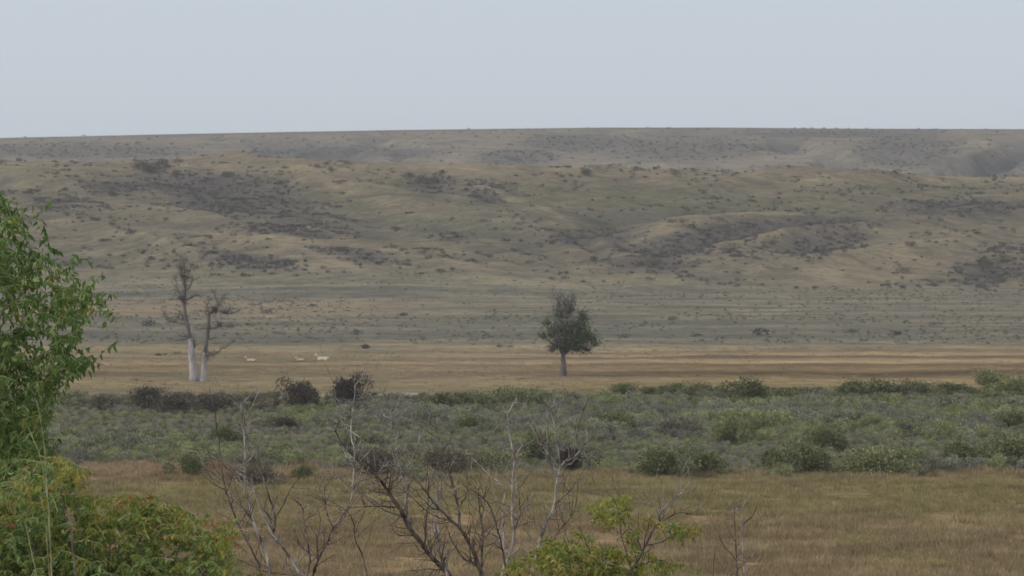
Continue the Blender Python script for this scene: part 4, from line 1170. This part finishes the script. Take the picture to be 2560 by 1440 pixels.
# leafy tips reaching into the bottom of the frame
for (cx, cy, rx, n, lb, sd_) in ((2020, 1462, 42, 26, 'top of a bright yellow green sapling just entering below the brown meadow', 81), (690, 1442, 60, 34, 'green sapling top at the foot of the thin bare stems', 82)):
    d_ = 56.0; bx = (cx - 1280) / FPX * d_; base = np.array([bx, d_, ground_at(bx, d_) - 0.1])
    root = tag(empty('sapling_top', base), lb, 'tree')
    cr = Crown(root, base, sd_); g = np.random.default_rng(sd_)
    tr = MB(); tr.tube(np.array([base, at(cx, cy + 20, d_)]), [0.03, 0.01], 6); tr.build('trunk', MAT['bark_grey'], root, base)
    for _ in range(n):
        cr.shoot(at(cx + g.normal(0, rx * 0.6), cy + g.uniform(-28, 60), d_ + g.normal(0, 0.2)), unit(np.array([g.normal(0, 0.6), g.normal(0, 0.5), g.uniform(0.2, 1)])), g.uniform(0.12, 0.25), 8, 0.08, [0.3, 0.7], 0.35)
    cr.finish([MAT['leaf_green'], MAT['leaf_lime']], 24, MAT['stem_pale'])

# ------------------------------------------------------------------ the two trees on the plain
x, y, z = on_ground(492, 954)
w = Wood('dead_cottonwood', 'tall dead twin trunked tree with bleached white lower trunk on the tan field', 'dead tree', y, 492, 21, 0.0)
w.base = np.array([x, y, z - 0.2]); w.root.location = w.base
bw, bg_ = MAT['bark_white'], MAT['bark_grey']
w.stem([(345, 1345), (330, 1200), (312, 1000), (300, 905)], ZD, 13.0, 7.5, bw, False, 'trunk', 0.0)
w.stem([(300, 910), (285, 830), (275, 760), (250, 680), (245, 580), (235, 520)], ZD, 6.0, 3.4, bg_, False, 'trunk', 0.0)
w.stem([(312, 900), (300, 800), (285, 740)], ZD, 2.4, 1.2, bw, False, 'branch', 0.0)
w.stem([(424, 1345), (434, 1200), (452, 1050)], ZD, 9.5, 5.5, bw, False, 'trunk', 0.02)
w.stem([(452, 1060), (465, 950), (480, 850), (487, 750), (490, 660)], ZD, 5.0, 3.8, bg_, False, 'trunk', 0.02)
DB = [([(235, 525), (258, 430), (250, 330), (246, 200), (240, 110)], 2.6, 0.7), ([(240, 400), (215, 300), (190, 190)], 1.4, 0.5), ([(250, 350), (225, 270), (205, 130)], 1.4, 0.5),
      ([(250, 330), (290, 250), (320, 170)], 1.2, 0.5), ([(240, 540), (200, 480), (170, 400), (150, 300)], 1.4, 0.5), ([(262, 440), (310, 380), (330, 290)], 1.3, 0.5),
      ([(245, 535), (330, 490), (370, 465), (400, 485)], 1.8, 0.9), ([(235, 520), (170, 512), (110, 516)], 1.4, 0.6), ([(300, 915), (250, 912), (180, 922)], 2.0, 0.8),
      ([(290, 870), (240, 885), (200, 880)], 1.6, 0.7), ([(265, 770), (190, 750), (80, 740), (40, 640)], 1.8, 0.6), ([(250, 685), (200, 662), (170, 620)], 1.6, 0.6),
      ([(318, 905), (345, 945), (346, 1000)], 3.2, 1.6), ([(262, 740), (220, 720), (180, 700)], 1.6, 0.7), ([(488, 665), (540, 632), (585, 575)], 3.2, 1.6),
      ([(490, 800), (540, 815), (588, 792), (594, 755)], 2.6, 1.6), ([(482, 802), (420, 805)], 1.6, 0.8), ([(470, 1080), (560, 1050), (640, 1000), (740, 930)], 1.8, 0.8),
      ([(530, 1060), (545, 1100)], 1.2, 0.6), ([(560, 645), (700, 665), (790, 630)], 1.3, 0.5), ([(594, 780), (660, 785), (730, 790)], 1.3, 0.6), ([(485, 915), (520, 910), (560, 898)], 1.6, 0.8),
      ([(490, 665), (470, 590), (480, 500)], 1.5, 0.5), ([(585, 580), (560, 500), (530, 440)], 1.2, 0.4), ([(540, 635), (620, 560), (640, 480)], 1.0, 0.4), ([(640, 700), (680, 660), (700, 600)], 1.0, 0.4),
      ([(465, 1000), (455, 1080), (458, 1140)], 3.4, 1.6), ([(500, 700), (470, 680), (455, 640)], 1.8, 0.9)]
w.ppm = FPX / y
g = np.random.default_rng(22)
for pts, r0, r1 in DB:
    w.stem(pts, ZD, r0 * 0.8, r1 * 0.8, bg_, False, 'branch', g.normal(0, 0.5))
# fine dead twigs round the limbs and a witch's broom in the fork
mb = MB()
allp = np.concatenate(w.lines[5:])
for _ in range(1900):
    k = g.integers(0, len(allp)); p = at(*allp[k])
    v = unit(np.array([g.normal(0, 0.8), g.normal(0, 0.7), g.uniform(-0.2, 1.2)])); L = g.uniform(0.25, 1.1)
    mb.tube(np.array([p, p + v * L * 0.5 + g.normal(0, 0.06, 3), p + v * L]), [0.017, 0.012, 0.007], 3)
for cx, cy, n in ((232, 510, 70), (545, 620, 60), (590, 775, 30), (460, 1080, 30)):
    for _ in range(n):
        p = at(*to_px([(cx + g.normal(0, 14), cy + g.normal(0, 18))], ZD)[0], y + g.normal(0, 0.3)); v = unit(g.normal(size=3)); L = g.uniform(0.15, 0.45)
        mb.tube(np.array([p - v * L, p + v * L]), [0.03, 0.012], 3)
o = mb.build('twigs', MAT['twig_grey'], w.root, w.base)

x, y, z = on_ground(1408, 941)
w = Wood('cottonwood_tree', 'lone leafy cottonwood with thin grey top standing on the tan field', 'tree', y, 1408, 31, 0.0)
w.base = np.array([x, y, z - 0.2]); w.root.location = w.base; w.ppm = FPX / y
ZT = (1320.0, 700.0, 5.54)
w.stem([(490, 1350), (492, 1300), (491, 1200), (490, 1100), (488, 1020)], ZT, 10.5, 5.5, MAT['bark_grey'], False, 'trunk', 0.0)
for pts, r0, r1 in [([(488, 1050), (470, 980), (400, 880), (340, 760)], 4.5, 1.5), ([(488, 1050), (500, 900), (480, 700), (440, 480), (430, 250)], 5.0, 1.0), ([(492, 1040), (560, 960), (680, 860), (800, 760), (880, 700)], 4.5, 1.2),
                    ([(500, 900), (600, 700), (700, 560), (740, 440)], 3.2, 0.9), ([(480, 700), (540, 520), (590, 380), (610, 250)], 2.6, 0.8), ([(430, 930), (300, 850), (200, 760), (150, 750)], 2.6, 0.8), ([(620, 910), (780, 920), (1000, 910)], 2.4, 0.8),
                    ([(440, 860), (320, 700), (240, 600)], 2.2, 0.8), ([(450, 520), (350, 470), (250, 500)], 1.6, 0.7), ([(680, 870), (800, 980), (880, 1010)], 1.6, 0.6)]:
    w.stem(pts, ZT, r0, r1, MAT['bark_grey'], False, 'branch', g.normal(0, 0.8))
BL = [(430, 250, 60, 110, 45, 0.05), (610, 250, 55, 90, 32, 0.05), (520, 330, 110, 70, 70, 0.1), (330, 960, 70, 45, 120, 0.5), (700, 960, 110, 45, 200, 0.7), (560, 690, 150, 150, 620, 0.45), (480, 900, 120, 80, 420, 0.3), (650, 620, 110, 110, 360, 0.6), (470, 800, 170, 150, 900, 0.25), (440, 660, 150, 130, 600, 0.25), (760, 720, 110, 170, 900, 1.0), (700, 830, 130, 90, 700, 0.85), (880, 790, 110, 60, 280, 0.95), (760, 510, 60, 90, 260, 0.8), (450, 470, 110, 90, 420, 0.4),
      (580, 420, 60, 70, 200, 0.4), (260, 590, 70, 60, 160, 0.6), (210, 770, 80, 50, 160, 0.7), (370, 920, 80, 60, 200, 0.3), (600, 900, 120, 70, 360, 0.4), (540, 960, 80, 60, 160, 0.2), (930, 880, 90, 40, 120, 0.9), (820, 960, 80, 50, 130, 0.7), (420, 330, 60, 90, 50, 0.1), (600, 300, 50, 70, 36, 0.1), (330, 740, 90, 90, 200, 0.3)]
B, V, K = [], [], []
for cx, cy, rx, ry, n, leafy in BL:
    n = int(n * 1.75)
    r = np.abs(g.normal(0, 0.62, n)); th = g.uniform(0, 6.283, n); ph = g.normal(0, 0.55, n)
    q = to_px(np.stack([cx + rx * r * np.cos(th) * 1.05, cy + ry * r * np.sin(th) * 1.05], 1), ZT)
    dep = y + ph * (rx / 5.54) / w.ppm * 1.3
    B.append(np.array([at(a, b, c) for (a, b), c in zip(q, dep)])); V.append(g.normal(size=(n, 3))); K.append((g.random(n) > leafy).astype(int))
B = np.concatenate(B); V = unit(np.concatenate(V)); K = np.concatenate(K); n = len(B)
L = np.where(K == 1, 0.24, 0.16) * g.uniform(0.6, 1.4, n); W = np.where(K == 1, L * 0.28, L * 0.8)
V[:, 2] += np.where(K == 1, 0.6, -0.2); V = unit(V)
v, f = leaves_np(B, V, L, W, g.normal(size=(n, 3)))
o = link('crown', mesh_np('crown', v - w.base, f, [MAT['leaf_dark'], MAT['twig_grey']], np.repeat(K, 8)), w.root); o['kind'] = 'stuff'

mb = MB()
for _ in range(90):   # thin dead twigs above the crown
    a_, b_ = to_px([(g.choice([430, 470, 520, 600, 620]) + g.normal(0, 40), g.uniform(260, 480))], ZT)[0]
    p = at(a_, b_, y + g.normal(0, 0.5)); v_ = unit(np.array([g.normal(0, 0.28), g.normal(0, 0.28), 1.0])); L_ = g.uniform(0.5, 1.6)
    mb.tube(np.array([p - v_ * 0.6, p + v_ * L_ * 0.5 + g.normal(0, 0.05, 3), p + v_ * L_]), [0.028, 0.018, 0.007], 3)
mb.build('twigs', MAT['bark_grey'], w.root, w.base)

# ------------------------------------------------------------------ pronghorns at rest
def pronghorn_mat():
    m, nt, b = new_mat('pronghorn_coat')
    tc = nt.nodes.new('ShaderNodeTexCoord'); sx = nt.nodes.new('ShaderNodeSeparateXYZ')
    nt.links.new(tc.outputs['Object'], sx.inputs[0])
    nz = N(nt, 'ShaderNodeTexNoise', Scale=6.0); nt.links.new(tc.outputs['Object'], nz.inputs['Vector'])
    ad = N(nt, 'ShaderNodeMath', operation='MULTIPLY_ADD'); ad.inputs[1].default_value = 0.12
    nt.links.new(nz.outputs[0], ad.inputs[0]); nt.links.new(sx.outputs['Z'], ad.inputs[2])
    c = ramp(nt, ad.outputs[0], [(0.0, lin((236, 226, 214))), (0.44, lin((232, 222, 210))), (0.5, lin((160, 136, 110))), (0.62, lin((170, 146, 120))), (0.7, lin((222, 210, 196)))])
    nt.links.new(c, b.inputs['Base Color'])
    return m

def pronghorn_mesh():
    import bmesh
    J = {  # joint: position and radii; the animal lies with its legs folded, head up, facing -X
        'pelvis': ((0.45, 0, 0.26), 0.24), 'loin': ((0.2, 0, 0.27), 0.25), 'chest': ((-0.1, 0, 0.28), 0.26), 'shoulder': ((-0.32, 0, 0.32), 0.21),
        'neck1': ((-0.48, 0, 0.44), 0.15), 'neck2': ((-0.58, 0, 0.53), 0.125), 'head': ((-0.66, 0, 0.6), 0.11), 'muzzle': ((-0.78, 0, 0.57), 0.065), 'nose': ((-0.88, 0, 0.52), 0.04),
        'rump': ((0.6, 0, 0.30), 0.13), 'tail': ((0.7, 0, 0.28), 0.04),
        'earl': ((-0.61, 0.09, 0.72), 0.025), 'earr': ((-0.61, -0.09, 0.72), 0.025),
        'hornl': ((-0.67, 0.045, 0.78), 0.018), 'hornr': ((-0.67, -0.045, 0.78), 0.018),
        'kneel': ((0.18, 0.24, 0.16), 0.09), 'hockl': ((0.5, 0.27, 0.07), 0.045), 'hoofl': ((0.2, 0.29, 0.04), 0.03),
        'kneer': ((0.18, -0.24, 0.16), 0.09), 'hockr': ((0.5, -0.27, 0.07), 0.045), 'hoofr': ((0.2, -0.29, 0.04), 0.03),
        'elbl': ((-0.28, 0.16, 0.17), 0.07), 'wristl': ((-0.52, 0.17, 0.07), 0.04), 'frontl': ((-0.3, 0.2, 0.035), 0.03),
        'elbr': ((-0.28, -0.16, 0.17), 0.07), 'wristr': ((-0.52, -0.17, 0.07), 0.04), 'frontr': ((-0.3, -0.2, 0.035), 0.03)}
    E = [('pelvis', 'loin'), ('loin', 'chest'), ('chest', 'shoulder'), ('shoulder', 'neck1'), ('neck1', 'neck2'), ('neck2', 'head'), ('head', 'muzzle'), ('muzzle', 'nose'), ('pelvis', 'rump'), ('rump', 'tail'),
         ('head', 'earl'), ('head', 'earr'), ('head', 'hornl'), ('head', 'hornr'), ('pelvis', 'kneel'), ('kneel', 'hockl'), ('hockl', 'hoofl'), ('pelvis', 'kneer'), ('kneer', 'hockr'), ('hockr', 'hoofr'),
         ('shoulder', 'elbl'), ('elbl', 'wristl'), ('wristl', 'frontl'), ('shoulder', 'elbr'), ('elbr', 'wristr'), ('wristr', 'frontr')]
    names = list(J)
    me = bpy.data.meshes.new('pronghorn_bones'); me.from_pydata([J[k][0] for k in names], [(names.index(a), names.index(b)) for a, b in E], [])
    o = bpy.data.objects.new('pronghorn_bones', me); COL.objects.link(o)
    o.modifiers.new('skin', 'SKIN'); sb = o.modifiers.new('sub', 'SUBSURF'); sb.levels = 2; sb.render_levels = 2
    for i, k in enumerate(names):
        sv = me.skin_vertices[0].data[i]; sv.radius = (J[k][1], J[k][1]); sv.use_root = (k == 'pelvis')
    dg = bpy.context.evaluated_depsgraph_get()
    out = bpy.data.meshes.new_from_object(o.evaluated_get(dg)); out.name = 'pronghorn'
    bpy.data.objects.remove(o)
    out.materials.clear(); out.materials.append(MAT['pronghorn'])
    for p in out.polygons: p.use_smooth = True
    return out
MAT['pronghorn'] = pronghorn_mat()
PM = pronghorn_mesh()
for px_, py_, s, rz, lb in ((626, 905, 0.95, 0.35, 'pale pronghorn resting alone, closest to the dead tree'), (750, 904, 0.8, 0.3, 'smallest pale pronghorn resting between the other two'), (806, 903, 1.2, 0.05, 'largest pale pronghorn resting, farthest from the dead tree')):
    x, y, z = on_ground(px_, py_)
    o = link('pronghorn', PM, None, (x, y, z - 0.02), rz, s)
    tag(o, lb, 'pronghorn', 'pronghorns resting on the field')

g = np.random.default_rng(95)
gp = []
for px_, py_, s in ((626, 906, 0.95), (750, 905, 0.8), (806, 904, 1.2)):
    x, y, z = on_ground(px_, py_)
    for _ in range(60): gp.append((x + g.normal(0, 0.7), y - 0.45 + g.normal(0, 0.35)))
gp = np.array(gp)
scatter('field_grass', TUFT_F, pts3(gp[:, 0], gp[:, 1]), g.uniform(0.45, 0.9, len(gp)), 'taller tan grass round the resting pronghorns', 'grass')

# ------------------------------------------------------------------ thin haze over the whole valley
v = np.array([(sx * 4150.0, sy * 4150.0, z_) for z_ in (-3.0, 82.0) for sy in (-1, 1) for sx in (-1, 1)])
f = np.array([[0, 2, 3, 1], [4, 5, 7, 6], [0, 1, 5, 4], [2, 6, 7, 3], [0, 4, 6, 2], [1, 3, 7, 5]])
hm = bpy.data.materials.new('haze'); hm.use_nodes = True; hm.node_tree.nodes.clear()
pv = hm.node_tree.nodes.new('ShaderNodeVolumePrincipled'); mo = hm.node_tree.nodes.new('ShaderNodeOutputMaterial')
pv.inputs['Color'].default_value = (0.93, 0.94, 0.98, 1); pv.inputs['Density'].default_value = 0.00009; pv.inputs['Anisotropy'].default_value = 0.2
hm.node_tree.links.new(pv.outputs[0], mo.inputs['Volume'])
o = link('haze', mesh_np('haze', v, f, [hm]))
tag(o, 'thin pale summer haze filling the valley air', 'haze', kind='stuff')
